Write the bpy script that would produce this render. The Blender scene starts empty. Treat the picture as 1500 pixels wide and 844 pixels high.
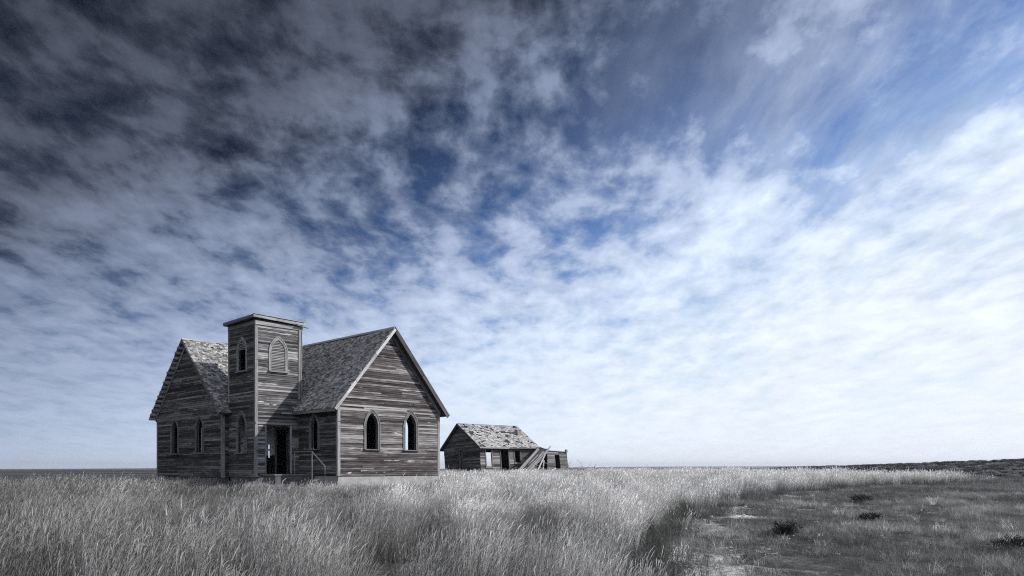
import bpy, math, random
import numpy as np
from mathutils import Vector, Matrix, Euler
from mathutils import noise as mnoise

random.seed(7)
rng = np.random.default_rng(11)
R = math.radians
scene = bpy.context.scene
COL = scene.collection
EYE = 1.5
FPX = 1130.0            # focal length in pixels of the 1500 px wide photograph

# ------------------------------------------------------------------ terrain
def sstep(a, b, x):
    t = np.clip((x - a) / (b - a), 0, 1)
    return t * t * (3 - 2 * t)

LAT = np.random.default_rng(5).random((256, 256)) * 2 - 1
def vn2(x, y):
    """smooth lattice noise, -1..1"""
    xi, yi = np.floor(x).astype(int), np.floor(y).astype(int)
    fx, fy = x - xi, y - yi
    fx, fy = fx * fx * (3 - 2 * fx), fy * fy * (3 - 2 * fy)
    g = lambda a, b: LAT[a & 255, b & 255]
    return (g(xi, yi) * (1 - fx) + g(xi + 1, yi) * fx) * (1 - fy) + (g(xi, yi + 1) * (1 - fx) + g(xi + 1, yi + 1) * fx) * fy

def ground_h(x, y):
    x = np.asarray(x, float); y = np.asarray(y, float)
    r = np.hypot(x, y)
    yy = np.maximum(y, 0)
    h = 0.38 * sstep(4, 34, yy) + 0.50 * sstep(36, 78, yy) * sstep(-14, -4, x) * (1 - .55 * sstep(8, 26, x))
    h = h - 0.30 * sstep(42, 60, yy) * (1 - sstep(-16, -8, x))
    h = h - 0.75 * sstep(95, 170, r) * sstep(-14, -4, x) - 0.1 * sstep(100, 170, r)
    # right hand hillside
    h = h + 5.6 * np.exp(-(((x - 235) / 120) ** 2 + ((y - 265) / 95) ** 2)) 
    h = h + 1.0 * np.exp(-(((x - 90) / 40) ** 2 + ((y - 165) / 45) ** 2))
    # middle distance swell and far ridges
    h = h + 1.7 * sstep(420, 900, r) * sstep(-0.15, 0.35, x / np.maximum(r, 1))
    h = h - 5.0 * sstep(900, 2200, r)
    far = 40 * sstep(5200, 7600, r) * (0.75 + 0.25 * np.sin(np.arctan2(x, y) * 9 + 2.6)) * sstep(-0.02, 0.3, x / np.maximum(r, 1))
    h = h + far + 4 * sstep(2500, 4000, r) * (1 + np.sin(np.arctan2(x, y) * 13)) 
    # small bumps
    h = h + 0.035 * np.sin(x * 0.9 + 1.3 * np.sin(y * 0.31)) * np.sin(y * 0.7 + x * 0.2) * sstep(4, 9, r) * (1 - sstep(200, 400, r))
    # hummocks of the trampled turf and broken clods of the bare soil
    m = sstep(6, 9, r) * (1 - sstep(45, 70, r)) * sstep(0, 2.5, x)
    h = h + m * (.035 * vn2(x * 1.3, y * 1.3) + .028 * vn2(x * 2.9 + 7, y * 2.9) + .014 * vn2(x * 6.1, y * 6.7 + 3))
    rut = np.exp(-(((x - .24 * y - .2) / .8) ** 2 + ((y - 12.5) / 3.2) ** 2))
    h = h + rut * (.05 * vn2(x * 1.6, y * 4.2) + .03 * vn2(x * 5 + 11, y * 9))
    return h

def gh(x, y):
    return float(ground_h(x, y))

# ------------------------------------------------------------------ tags
def tag(o, label=None, cat=None, group=None, kind=None):
    if label: o['label'] = label
    if cat: o['category'] = cat
    if group: o['group'] = group
    if kind: o['kind'] = kind
    return o

def empty(name, loc, rz=0.0):
    o = bpy.data.objects.new(name, None)
    COL.objects.link(o)
    o.location = loc; o.rotation_euler = (0, 0, rz)
    o.empty_display_size = 0.3
    return o

# ------------------------------------------------------------------ mesh builder
class MB:
    def __init__(self):
        self.v = []; self.f = []; self.uv = []; self.t = []
    def face(self, pts, uvs=None, tone=0.5):
        n = len(self.v)
        self.v += [tuple(p) for p in pts]
        self.f.append(tuple(range(n, n + len(pts))))
        self.uv += [tuple(u) for u in (uvs or [(p[0] + p[1], p[2]) for p in pts])]
        self.t += [tone] * len(pts)
    def hexa(self, p, tone=0.5, uvo=None, axes=None, skip=()):
        """p: 8 corners, bottom ring 0-3, top ring 4-7 (counter clockwise seen from outside top)"""
        P = [Vector(q) for q in p]
        if axes is None:
            e = [(P[1] - P[0]), (P[3] - P[0]), (P[4] - P[0])]
            axl = max(e, key=lambda q: q.length).normalized()
        else:
            axl = Vector(axes).normalized()
        o = uvo if uvo is not None else (random.random() * 37, random.random() * 37)
        for i, q in enumerate(((0, 3, 2, 1), (4, 5, 6, 7), (0, 1, 5, 4), (1, 2, 6, 5), (2, 3, 7, 6), (3, 0, 4, 7))):
            if i in skip: continue
            pts = [P[k] for k in q]
            nrm = (pts[1] - pts[0]).cross(pts[2] - pts[0])
            if nrm.length < 1e-12: nrm = (pts[2] - pts[0]).cross(pts[3] - pts[0])
            if nrm.length < 1e-12: continue
            nrm.normalize()
            a2 = nrm.cross(axl)
            if a2.length < 0.05: a2 = Vector((1, 0, 0)) if abs(nrm.x) < .9 else Vector((0, 1, 0))
            a2.normalize()
            a1 = axl if abs(axl.dot(nrm)) < .9 else nrm.cross(a2)
            self.face(pts, [(pp.dot(a1) + o[0], pp.dot(a2) + o[1]) for pp in pts], tone)
    def box(self, a, b, tone=0.5, **k):
        x0, y0, z0 = a; x1, y1, z1 = b
        self.hexa([(x0, y0, z0), (x1, y0, z0), (x1, y1, z0), (x0, y1, z0), (x0, y0, z1), (x1, y0, z1), (x1, y1, z1), (x0, y1, z1)], tone, **k)
    def bar(self, p, q, w, h, up=(0, 0, 1), tone=0.5):
        """rectangular bar from p to q, width w, thickness h"""
        p = Vector(p); q = Vector(q); d = (q - p).normalized(); up = Vector(up)
        s = d.cross(up)
        if s.length < 1e-4: s = d.cross(Vector((1, 0, 0)))
        s.normalize(); t = s.cross(d).normalized()
        s = s * w / 2; t = t * h / 2
        self.hexa([p - s - t, p + s - t, q + s - t, q - s - t, p - s + t, p + s + t, q + s + t, q - s + t], tone, axes=d)
    def tube(self, pts, rads, n=6, tone=0.5):
        pts = [Vector(p) for p in pts]
        rings = []
        for i, p in enumerate(pts):
            d = (pts[min(i + 1, len(pts) - 1)] - pts[max(i - 1, 0)]).normalized()
            a = d.cross(Vector((0.13, 0.31, 0.94)))
            if a.length < 1e-3: a = d.cross(Vector((1, 0, 0)))
            a.normalize(); b = d.cross(a)
            rings.append([p + (a * math.cos(k * 2 * math.pi / n) + b * math.sin(k * 2 * math.pi / n)) * rads[i] for k in range(n)])
        L = 0
        for i in range(len(pts) - 1):
            l2 = L + (pts[i + 1] - pts[i]).length
            for k in range(n):
                k2 = (k + 1) % n
                self.face([rings[i][k], rings[i][k2], rings[i + 1][k2], rings[i + 1][k]],
                          [(L, k * .03), (L, k * .03 + .03), (l2, k * .03 + .03), (l2, k * .03)], tone)
            L = l2
        self.face(rings[0], tone=tone); self.face(rings[-1], tone=tone)
    def build(self, name, mat, parent=None, smooth=False, fn=None):
        me = bpy.data.meshes.new(name)
        V = [fn(Vector(q)) for q in self.v] if fn else self.v
        me.from_pydata(V, [], self.f)
        uvl = me.uv_layers.new(name='UVMap')
        uvl.data.foreach_set('uv', np.array(self.uv, np.float32).ravel())
        at = me.attributes.new('tone', 'FLOAT', 'CORNER')
        at.data.foreach_set('value', np.array(self.t, np.float32))
        me.materials.append(mat)
        if smooth:
            me.polygons.foreach_set('use_smooth', [True] * len(self.f))
        me.update()
        o = bpy.data.objects.new(name, me)
        COL.objects.link(o)
        if parent: o.parent = parent
        return o

# ------------------------------------------------------------------ materials
class NT:
    def __init__(self, name):
        self.m = bpy.data.materials.new(name); self.m.use_nodes = True
        self.t = self.m.node_tree; self.n = self.t.nodes; self.l = self.t.links
        self.n.clear()
        self.out = self.n.new('ShaderNodeOutputMaterial')
    def add(self, typ, **k):
        nd = self.n.new(typ)
        for a, b in k.items():
            if a == 'ins':
                for i, val in b.items():
                    if isinstance(val, bpy.types.NodeSocket): self.l.new(val, nd.inputs[i])
                    else: nd.inputs[i].default_value = val
            else: setattr(nd, a, b)
        return nd
    def math(self, op, a, b=0.0, c=None, clamp=False):
        nd = self.add('ShaderNodeMath', operation=op, ins={0: a, 1: b}); nd.use_clamp = clamp
        if c is not None:
            if isinstance(c, bpy.types.NodeSocket): self.l.new(c, nd.inputs[2])
            else: nd.inputs[2].default_value = c
        return nd.outputs[0]
    def noise(self, vec, scale, detail=4, rough=.55, dist=0.0, dim='3D'):
        nd = self.add('ShaderNodeTexNoise', noise_dimensions=dim, ins={'Vector': vec, 'Scale': scale, 'Detail': detail, 'Roughness': rough, 'Distortion': dist})
        return nd.outputs[0]
    def ramp(self, fac, stops, interp='LINEAR'):
        nd = self.add('ShaderNodeValToRGB'); cr = nd.color_ramp; cr.interpolation = interp
        while len(cr.elements) < len(stops): cr.elements.new(0.5)
        for e, (p, c) in zip(cr.elements, stops):
            e.position = p; e.color = (c if len(c) == 4 else tuple(c) + (1,)) if hasattr(c, '__len__') else (c, c, c, 1)
        self.l.new(fac, nd.inputs[0])
        return nd.outputs[0]
    def mix(self, fac, a, b, blend='MIX'):
        nd = self.add('ShaderNodeMix', data_type='RGBA', blend_type=blend)
        for i, val in ((0, fac), (6, a), (7, b)):
            if isinstance(val, bpy.types.NodeSocket): self.l.new(val, nd.inputs[i])
            else: nd.inputs[i].default_value = val if not hasattr(val, '__len__') or len(val) == 4 else tuple(val) + (1,)
        return nd.outputs[2]
    def mapv(self, vec, sc=(1, 1, 1), loc=(0, 0, 0)):
        nd = self.add('ShaderNodeMapping', ins={'Vector': vec, 'Scale': sc, 'Location': loc})
        return nd.outputs[0]
    def princ(self, col, rough=.85, bump=None, bstr=.3, bdist=.01, spec=.25):
        p = self.add('ShaderNodeBsdfPrincipled', ins={'Base Color': col, 'Roughness': rough, 'Specular IOR Level': spec})
        if bump is not None:
            b = self.add('ShaderNodeBump', ins={'Height': bump, 'Strength': bstr, 'Distance': bdist})
            self.l.new(b.outputs[0], p.inputs['Normal'])
        self.l.new(p.outputs[0], self.out.inputs[0])
        return p

def wood_mat(name, dark, mid, pale, paint=0.0, paint_col=(.5, .5, .51), grain=1.0, knots=True):
    n = NT(name)
    uv = n.add('ShaderNodeUVMap', uv_map='UVMap').outputs[0]
    tone = n.add('ShaderNodeAttribute', attribute_name='tone').outputs['Fac']
    g1 = n.noise(n.mapv(uv, (1.9, 30 * grain, 1)), 1.0, 6, .68, .5)
    g2 = n.noise(n.mapv(uv, (.55, 9 * grain, 1), (3.1, 1.7, 0)), 1.0, 4, .6, .4)
    bl = n.noise(n.mapv(uv, (.35, .8, 1), (9.1, 4.7, 0)), 1.0, 3, .55)
    s = n.math('MULTIPLY_ADD', g1, 1.0, n.math('MULTIPLY_ADD', g2, .5, -.25))
    s = n.math('ADD', s, n.math('MULTIPLY_ADD', tone, .62, -.31))
    s = n.math('ADD', s, n.math('MULTIPLY_ADD', bl, .62, -.31))
    c = n.ramp(s, [(.22, dark), (.50, mid), (.80, pale)])
    if paint > 0:
        p1 = n.noise(n.mapv(uv, (.9, 6.5, 1), (5, 2, 0)), 1.0, 7, .68, .5)
        p2 = n.noise(n.mapv(uv, (.16, .34, 1), (1.3, 8, 0)), 1.0, 2, .5)
        pp = n.math('ADD', n.math('MULTIPLY', p1, .62), n.math('MULTIPLY', p2, .38))
        pm = n.ramp(pp, [(.70 - paint, 0.0), (.725 - paint, 1.0)])
        c = n.mix(n.math('MULTIPLY', pm, .8), c, paint_col)
    n.princ(c, .9, g1, .5, .006, .15)
    return n.m

M = {}
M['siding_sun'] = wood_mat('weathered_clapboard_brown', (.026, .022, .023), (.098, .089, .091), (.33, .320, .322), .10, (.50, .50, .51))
M['siding_shade'] = wood_mat('weathered_clapboard_shade', (.020, .0195, .020), (.074, .071, .071), (.26, .254, .25), .085, (.44, .44, .45))  # darker copy of the clapboard, shade painted in for walls turned from the sun
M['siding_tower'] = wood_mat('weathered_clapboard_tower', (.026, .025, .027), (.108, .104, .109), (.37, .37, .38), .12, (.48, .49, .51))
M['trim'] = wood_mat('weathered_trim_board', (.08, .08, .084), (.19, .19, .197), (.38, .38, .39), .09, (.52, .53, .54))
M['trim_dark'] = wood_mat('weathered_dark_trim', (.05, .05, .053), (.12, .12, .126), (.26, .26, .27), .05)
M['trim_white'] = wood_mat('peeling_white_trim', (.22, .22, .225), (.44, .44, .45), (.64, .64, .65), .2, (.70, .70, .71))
M['shingle'] = wood_mat('weathered_wood_shingle', (.12, .118, .118), (.30, .296, .292), (.54, .535, .525), 0, grain=.6)
M['shingle_pale'] = wood_mat('pale_wood_shingle', (.20, .20, .20), (.42, .42, .415), (.60, .595, .59), 0, grain=.6)
M['deck'] = wood_mat('roof_sheathing_wood', (.03, .028, .027), (.075, .072, .07), (.15, .145, .14))
M['slat'] = wood_mat('bleached_roof_slat', (.28, .275, .27), (.50, .49, .48), (.68, .67, .66))
M['plank'] = wood_mat('bleached_plank', (.10, .10, .104), (.26, .26, .265), (.48, .48, .48))
M['dark_plank'] = wood_mat('dark_fallen_plank', (.035, .036, .04), (.10, .103, .11), (.24, .245, .25))
M['house'] = wood_mat('house_weathered_siding', (.045, .043, .044), (.14, .135, .134), (.34, .33, .33), .06, (.5, .5, .5))
M['wainscot'] = wood_mat('dark_wainscot', (.012, .012, .013), (.03, .03, .032), (.07, .07, .072))

def concrete_mat(name, a, b):
    n = NT(name)
    co = n.add('ShaderNodeTexCoord').outputs['Object']
    s = n.math('ADD', n.math('MULTIPLY', n.noise(co, 2.2, 6, .6), .6), n.math('MULTIPLY', n.noise(co, 24, 5, .6), .4))
    n.princ(n.ramp(s, [(.32, a), (.66, b)]), .92, n.noise(co, 40, 5, .6), .4, .01)
    return n.m
M['concrete'] = concrete_mat('weathered_concrete', (.18, .18, .184), (.44, .44, .44))
M['concrete_dark'] = concrete_mat('stained_concrete', (.045, .046, .05), (.17, .17, .175))
M['plaster'] = concrete_mat('old_plaster', (.5, .5, .51), (.78, .78, .79))
M['stone'] = concrete_mat('dark_fieldstone', (.05, .053, .058), (.17, .175, .185))
M['iron'] = concrete_mat('weathered_pipe', (.10, .10, .105), (.26, .26, .265))

def brick_mat():
    n = NT('old_brick')
    uv = n.add('ShaderNodeUVMap', uv_map='UVMap').outputs[0]
    b = n.add('ShaderNodeTexBrick', ins={'Vector': uv, 'Color1': (.28, .20, .185, 1), 'Color2': (.20, .15, .145, 1), 'Mortar': (.33, .32, .32, 1), 'Scale': 1.0, 'Mortar Size': .012, 'Brick Width': .22, 'Row Height': .075})
    c = n.mix(.45, b.outputs[0], n.ramp(n.noise(uv, 5, 4), [(.3, (.16, .13, .13)), (.7, (.36, .32, .31))]))
    n.princ(c, .9, b.outputs[1], .4, .01)
    return n.m
M['brick'] = brick_mat()

# ------------------------------------------------------------------ clapboard walls
def lancet(u0, u1, v0, vs, vt):
    """pointed opening: returns v -> (ua, ub) or None"""
    c = (u0 + u1) / 2; hw = (u1 - u0) / 2; H = vt - vs
    Rr = (hw * hw + H * H) / (2 * hw)
    def fn(v):
        if v < v0 or v >= vt: return None
        if v <= vs: return (u0, u1)
        x = math.sqrt(max(Rr * Rr - (v - vs) ** 2, 0)) - (Rr - hw)
        return (c - x, c + x) if x > 0.004 else None
    return fn

def rect(u0, u1, v0, v1):
    return lambda v: (u0, u1) if v0 <= v < v1 else None

def subtract(iv, hole):
    out = []
    for a, b in iv:
        if hole is None or hole[1] <= a or hole[0] >= b: out.append((a, b)); continue
        if hole[0] > a: out.append((a, hole[0]))
        if hole[1] < b: out.append((hole[1], b))
    return out

def clap_wall(mb, o, ud, nd, v0, v1, span, holes, row=.092, thick=.11, missing=.012, rough=1.0, backing=True):
    """rows of lapped boards on the wall through o, u along ud, outward nd; span(v)->(ua, ub)"""
    o = Vector(o); ud = Vector(ud); nd = Vector(nd); up = Vector((0, 0, 1))
    P = lambda u, v, d: o + ud * u + nd * d + up * (v - o.z)
    v = v0; flip = ud.cross(nd).z
    k = 0
    rowtone = .5
    while v < v1 - .01:
        vt = min(v + row, v1); vm = (v + vt) / 2
        sp = span(vm)
        if sp and sp[1] - sp[0] > .02:
            iv = [sp]
            for h in holes: iv = subtract(iv, h(vm))
            rowtone = .4 * rowtone + .6 * random.random()
            for (a, b) in iv:
                if b - a < .015: continue
                def hx(ua, ub, va, vb, d0a, d0b, d1a, d1b, tone, sk=()):
                    # d0: inner depth bottom/top, d1: outer depth bottom/top
                    q = [P(ua, va, d1a), P(ub, va, d1a), P(ub, va, d0a), P(ua, va, d0a), P(ua, vb, d1b), P(ub, vb, d1b), P(ub, vb, d0b), P(ua, vb, d0b)]
                    if ud.cross(up).dot(nd) < 0:
                        q = [q[1], q[0], q[3], q[2], q[5], q[4], q[7], q[6]]
                    mb.hexa(q, tone, axes=ud)
                if backing: hx(a, b, v, vt, -thick, -thick, 0, 0, .18 + .1 * random.random())
                # boards
                u = a - random.random() * 1.2
                while u < b:
                    L = random.uniform(1.6, 6.0)
                    ua, ub = max(u, a), min(u + L, b)
                    u += L
                    if ub - ua < .02: continue
                    if random.random() < missing: continue
                    tone = min(1, max(0, .6 * rowtone + .4 * random.random() + random.gauss(0, .06)))
                    w = random.gauss(0, .003) * rough
                    if random.random() < .05 * rough: w += random.uniform(.006, .02)
                    dv = random.gauss(0, .003) * rough
                    ba = random.uniform(.022, .034) + max(w, -.006)
                    g = .002
                    hx(ua + g, ub - g, v + dv - .004, vt + .012 + dv, .0005, .0005, ba, .007, tone)
        v += row; k += 1

# ------------------------------------------------------------------ shingle roofs
def shingle_slope(mb, o, ud, sd, nd, ulen, slen, keep, expo=.15, wid=(.10, .20), miss=.012, rag=.022, lift=1.0, tone0=0.0):
    """courses of single shingles: o at the eave corner, u along the eave, s up the slope"""
    o = Vector(o); ud = Vector(ud); sd = Vector(sd).normalized(); nd = Vector(nd).normalized()
    n = int(slen / expo) + 1
    for i in range(n):
        s0 = i * expo
        u = -random.random() * .2
        while u < ulen:
            w = random.uniform(*wid)
            ua, ub = max(u, 0) + .003, min(u + w, ulen) - .003
            u += w
            if ub - ua < .03: continue
            cu, cs = (ua + ub) / 2, s0 + expo / 2
            if not keep(cu, cs): continue
            if random.random() < miss: continue
            a = s0 - .012 + random.gauss(0, rag); b = min(s0 + expo * 1.75, slen)
            if b - a < .04: b = a + .04
            t0 = random.uniform(.016, .028) + (random.uniform(.01, .035) * lift if random.random() < .13 else 0)
            base = .012; tb = .009
            sk = random.gauss(0, .006)
            tone = min(1, max(0, random.gauss(.5 + tone0, .27)))
            P = lambda uu, ss, d: o + ud * uu + sd * ss + nd * d
            q = [P(ua + sk, a, base), P(ub + sk, a, base), P(ub, b, .001), P(ua, b, .001), P(ua + sk, a, base + t0), P(ub + sk, a, base + t0), P(ub, b, tb), P(ua, b, tb)]
            if ud.cross(sd).dot(nd) < 0: q = [q[1], q[0], q[3], q[2], q[5], q[4], q[7], q[6]]
            mb.hexa(q, tone, axes=sd, skip=(0,))

def slab(mb, quad, nd, t0, t1, tone=.5):
    """thick slab under a quad (corners in order), from depth t0 to t1 along nd"""
    nd = Vector(nd).normalized(); Q = [Vector(q) for q in quad]
    if (Q[1] - Q[0]).cross(Q[2] - Q[0]).dot(nd) < 0: Q = Q[::-1]
    mb.hexa([q + nd * t0 for q in Q] + [q + nd * t1 for q in Q], tone)

# ------------------------------------------------------------------ CHURCH
BX = Vector((.69500, .71900, 0))
church = empty('church', (-7.72, 34.2, 0), math.atan2(.719, .695))
tag(church, 'abandoned weathered timber church with square tower and two steep shingled gables standing in tall grass', 'church')
FLOOR = 1.17
# right wing : x 0..5.87, y 0..  ; left wing : y 5.86..13.54, x -2.5..5.87
WA, RA, KA = 5.87, 8.10, 1.195
XA = WA / 2
Y0B, Y1B, RB, KB = 5.86, 13.54, 8.05, .938
YB = (Y0B + Y1B) / 2
XB0 = -2.52
GOV, EOV = .32, .35
zA = lambda x: RA - KA * abs(x - XA)
zB = lambda y: RB - KB * abs(y - YB)
DECK = .16            # roof build-up (vertical) under the shingle plane

def gable_span(w, zr, k):
    def fn(v):
        c = w / 2
        lim = (zr - .18 - v) / k
        if lim <= .03: return None
        return (max(0, c - lim), min(w, c + lim))
    return fn

def make_window(parent, o, ud, nd, u0, u1, v0, vs, vt, mat, cas=.10, sill=True, louvre=None, sash=True, subs=True):
    """pointed casing of one window as a mesh round the opening; u0..u1 is the clear opening"""
    o = Vector(o); ud = Vector(ud); nd = Vector(nd); up = Vector((0, 0, 1))
    P = lambda u, v, d: o + ud * u + nd * d + up * (v - o.z)
    c = (u0 + u1) / 2; hw = (u1 - u0) / 2; H = vt - vs
    def outline(off):
        h2 = hw + off; H2 = H + off * 1.35
        Rr = (h2 * h2 + H2 * H2) / (2 * h2)
        pts = [(c - h2, v0)]
        a1 = math.asin(min(1, H2 / Rr))
        for i in range(0, 9):
            a = a1 * i / 8
            pts.append((c - h2 + Rr - Rr * math.cos(a), vs + Rr * math.sin(a)))
        right = [(2 * c - x, y) for x, y in reversed(pts[:-1])]
        return pts + right
    mb = MB()
    inn, out = outline(0), outline(cas)
    def ring(A, B_, d0, d1, tone):
        for i in range(len(A) - 1):
            a0, a1, b0, b1 = A[i], A[i + 1], B_[i], B_[i + 1]
            q = [P(a0[0], a0[1], d0), P(a1[0], a1[1], d0), P(b1[0], b1[1], d0), P(b0[0], b0[1], d0),
                 P(a0[0], a0[1], d1), P(a1[0], a1[1], d1), P(b1[0], b1[1], d1), P(b0[0], b0[1], d1)]
            n_ = (q[5] - q[4]).cross(q[7] - q[4]).dot(nd)
            if n_ < 0: q = [q[3], q[2], q[1], q[0], q[7], q[6], q[5], q[4]]
            ax = (Vector(P(a1[0], a1[1], 0)) - Vector(P(a0[0], a0[1], 0)))
            mb.hexa(q, tone + random.uniform(-.08, .08), axes=ax if ax.length > 1e-4 else (0, 0, 1))
    ring(inn, out, -.05, .045, .55)
    ring(outline(cas), outline(cas + .035), -.01, .062, .75)
    w = mb.build('window', mat, parent)
    if sill:
        sb = MB()
        p, q = P(u0 - cas - .05, v0 - .03, .05), P(u1 + cas + .05, v0 - .03, .05)
        sb.bar(p, q, .20, .055, tone=.6)
        sb.build('window_sill', mat, w if subs else parent)
    if sash:
        sb = MB()
        i2 = outline(-.045)
        for i in range(len(inn) - 1):
            a0, a1, b0, b1 = i2[i], i2[i + 1], inn[i], inn[i + 1]
            q = [P(a0[0], a0[1], -.085), P(a1[0], a1[1], -.085), P(b1[0], b1[1], -.085), P(b0[0], b0[1], -.085),
                 P(a0[0], a0[1], -.055), P(a1[0], a1[1], -.055), P(b1[0], b1[1], -.055), P(b0[0], b0[1], -.055)]
            sb.hexa(q, .35, axes=(0, 0, 1))
        sb.build('sash', M['trim_dark'], w if subs else parent)
    if louvre:
        lb = MB()
        fn = lancet(u0, u1, v0, vs, vt)
        v = louvre
        while v < vt - .05:
            iv = fn(v + .03)
            if iv:
                a, b = iv
                P0_, P1_ = P(a + .005, v, .012), P(b - .005, v, .012)
                q = [P(a + .004, v, .028), P(b - .004, v, .028), P(b - .004, v + .012, .028), P(a + .004, v + .012, .028)]
                hx = [P(a + .004, v, .026), P(b - .004, v, .026), P(b - .004, v + .02, -.05), P(a + .004, v + .02, -.05),
                      P(a + .004, v + .022, .028), P(b - .004, v + .022, .028), P(b - .004, v + .085, -.05), P(a + .004, v + .085, -.05)]
                lb.hexa(hx, random.uniform(.3, .75), axes=ud)
            v += .072
        lb.build('louvre', M['trim'], w if subs else parent)
    return w

X, Y, Z = Vector((1, 0, 0)), Vector((0, 1, 0)), Vector((0, 0, 1))

# --- walls
fullA = gable_span(WA, RA, KA)
wAl = lancet(1.50, 2.14, 2.38, 3.45, 4.06)
wAr = lancet(3.74, 4.40, 2.38, 3.45, 4.10)
mb = MB(); clap_wall(mb, (0, 0, FLOOR), X, -Y, FLOOR, RA, fullA, [wAl, wAr], missing=.03, rough=1.4)
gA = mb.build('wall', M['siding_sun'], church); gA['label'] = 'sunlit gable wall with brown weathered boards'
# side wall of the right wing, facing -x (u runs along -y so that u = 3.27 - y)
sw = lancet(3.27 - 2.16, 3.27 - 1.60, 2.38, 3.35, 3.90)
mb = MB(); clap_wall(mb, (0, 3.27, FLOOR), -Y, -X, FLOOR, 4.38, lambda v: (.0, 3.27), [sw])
mb.build('wall', M['siding_shade'], church)['label'] = 'dark shaded side wall beside the porch'
# far east wall with windows
ew = [lancet(2.33, 2.84, 2.1, 3.5, 4.1), lancet(9.6, 10.3, 2.38, 3.45, 4.06)]
mb = MB(); clap_wall(mb, (WA, 0, FLOOR), Y, X, FLOOR, 4.38, lambda v: (0, Y0B), ew[:1])
mb.build('wall', M['siding_sun'], church)
# left wing gable facing -x : u along -y from y = Y1B
LW = Y1B - Y0B
fullB = gable_span(LW, RB, KB)
wBl = lancet(1.82 + .07, 1.82 + .82, 2.24, 3.35, 3.97)
lw1 = (LW - 5.72, LW - 5.00); lw2 = (LW - 2.77, LW - 2.03)
wB1 = lancet(lw1[0], lw1[1], 2.26, 3.38, 3.96); wB2 = lancet(lw2[0], lw2[1], 2.26, 3.38, 3.99)
mb = MB(); clap_wall(mb, (XB0, Y1B, FLOOR - .1), -Y, -X, FLOOR - .1, RB, fullB, [wB1, wB2], missing=.018)
gB = mb.build('wall', M['siding_shade'], church); gB['label'] = 'shaded gable wall on the left wing'
# left wing back gable facing +x, north wall, short south return beside tower
mb = MB(); clap_wall(mb, (WA, Y0B, FLOOR), Y, X, FLOOR, RB, gable_span(LW, RB, KB), [lancet(3.5, 4.2, 2.3, 3.45, 4.06)])
mb.build('wall', M['siding_sun'], church)
nwin = lancet(WA - 4.22, WA - 3.82, 1.9, 2.95, 3.4)
mb = MB(); clap_wall(mb, (WA, Y1B, FLOOR), -X, Y, FLOOR, 4.38, lambda v: (0, WA - XB0), [nwin])
mb.build('wall', M['siding_shade'], church)
mb = MB(); clap_wall(mb, (XB0, Y0B, FLOOR - .1), X, -Y, FLOOR - .1, 4.38, lambda v: (0, .33), [])
mb.build('wall', M['siding_shade'], church)

# --- windows of the wings
make_window(church, (0, 0, FLOOR), X, -Y, 1.50, 2.14, 2.38, 3.45, 4.06, M['trim_dark'])
w = make_window(church, (0, 0, FLOOR), X, -Y, 3.74, 4.40, 2.38, 3.45, 4.10, M['trim_dark'])
w['label'] = 'pointed window open to the light behind'
make_window(church, (0, 3.27, FLOOR), -Y, -X, 3.27 - 2.16, 3.27 - 1.60, 2.38, 3.35, 3.90, M['trim_dark'])
make_window(church, (XB0, Y1B, FLOOR), -Y, -X, lw1[0], lw1[1], 2.26, 3.38, 3.96, M['trim_dark'], cas=.075)
w = make_window(church, (XB0, Y1B, FLOOR), -Y, -X, lw2[0], lw2[1], 2.26, 3.38, 3.99, M['trim_dark'], cas=.075)
mb = MB(); mb.bar((XB0 + .06, Y1B - (lw2[0] + .40), 2.28), (XB0 + .06, Y1B - (lw2[0] + .43), 3.5), .06, .035, up=(1, 0, 0), tone=.9)
mb.build('mullion', M['trim'], w)

# --- corner boards
def cboard(x, y, sx, sy, z0, z1, mat, w=.11, parent=church, name='corner_board', th=.035):
    """corner board wrapping the outer corner at (x, y); sx, sy point outwards"""
    mb = MB()
    a, b = sorted((x + sx * th, x - sx * w)); c, d = sorted((y + sy * .002, y + sy * th))
    mb.box((a, c, z0), (b, d, z1), .6)
    c2, d2 = sorted((y - sy * w, y + sy * .001)); a2, b2 = sorted((x + sx * .002, x + sx * (th - .002)))
    mb.box((a2, c2, z0), (b2, d2, z1 - .004), .55)
    return mb.build(name, mat, parent)
cboard(0, 0, -1, -1, FLOOR - .02, 4.25, M['trim'])
cboard(WA, 0, 1, -1, FLOOR - .02, 4.25, M['trim'])
cboard(XB0, Y0B, -1, -1, FLOOR - .12, 4.2, M['trim'])
cboard(XB0, Y1B, -1, 1, FLOOR - .12, 4.2, M['trim'])
cboard(WA, Y1B, 1, 1, FLOOR - .02, 4.2, M['trim'])

# --- foundation
mb = MB()
mb.box((.04, .03, .2), (WA - .03, .35, FLOOR - .02)); mb.box((.03, .35, .2), (.3, 3.2, FLOOR - .025)); mb.box((WA - .33, .35, .2), (WA - .035, Y1B, FLOOR - .02))
mb.build('foundation', M['concrete'], church)
mb = MB()
mb.box((XB0 + .04, Y0B + .05, .2), (XB0 + .35, Y1B - .05, FLOOR - .12)); mb.box((XB0 + .35, Y1B - .3, .2), (WA - .36, Y1B - .03, FLOOR - .02))
mb.box((-2.16, 3.32, .2), (-1.9, 5.8, FLOOR - .06))
mb.build('foundation', M['concrete_dark'], church)

# --- floor
mb = MB(); mb.box((.12, .12, FLOOR - .08), (WA - .12, Y0B + .1, FLOOR + .03)); mb.box((XB0 + .12, Y0B + .11, FLOOR - .08), (WA - .12, Y1B - .12, FLOOR + .03))
mb.build('floor_boards', M['deck'], church)

wavy = lambda p: Vector((p.x, p.y, p.z + .045 * float(vn2(np.float64(p.x * .8 + 5), np.float64(p.y * .8))) - .05 * math.sin(math.pi * min(max((p.y if p.x > -.4 else 0) / 9.7, 0), 1))))
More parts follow.
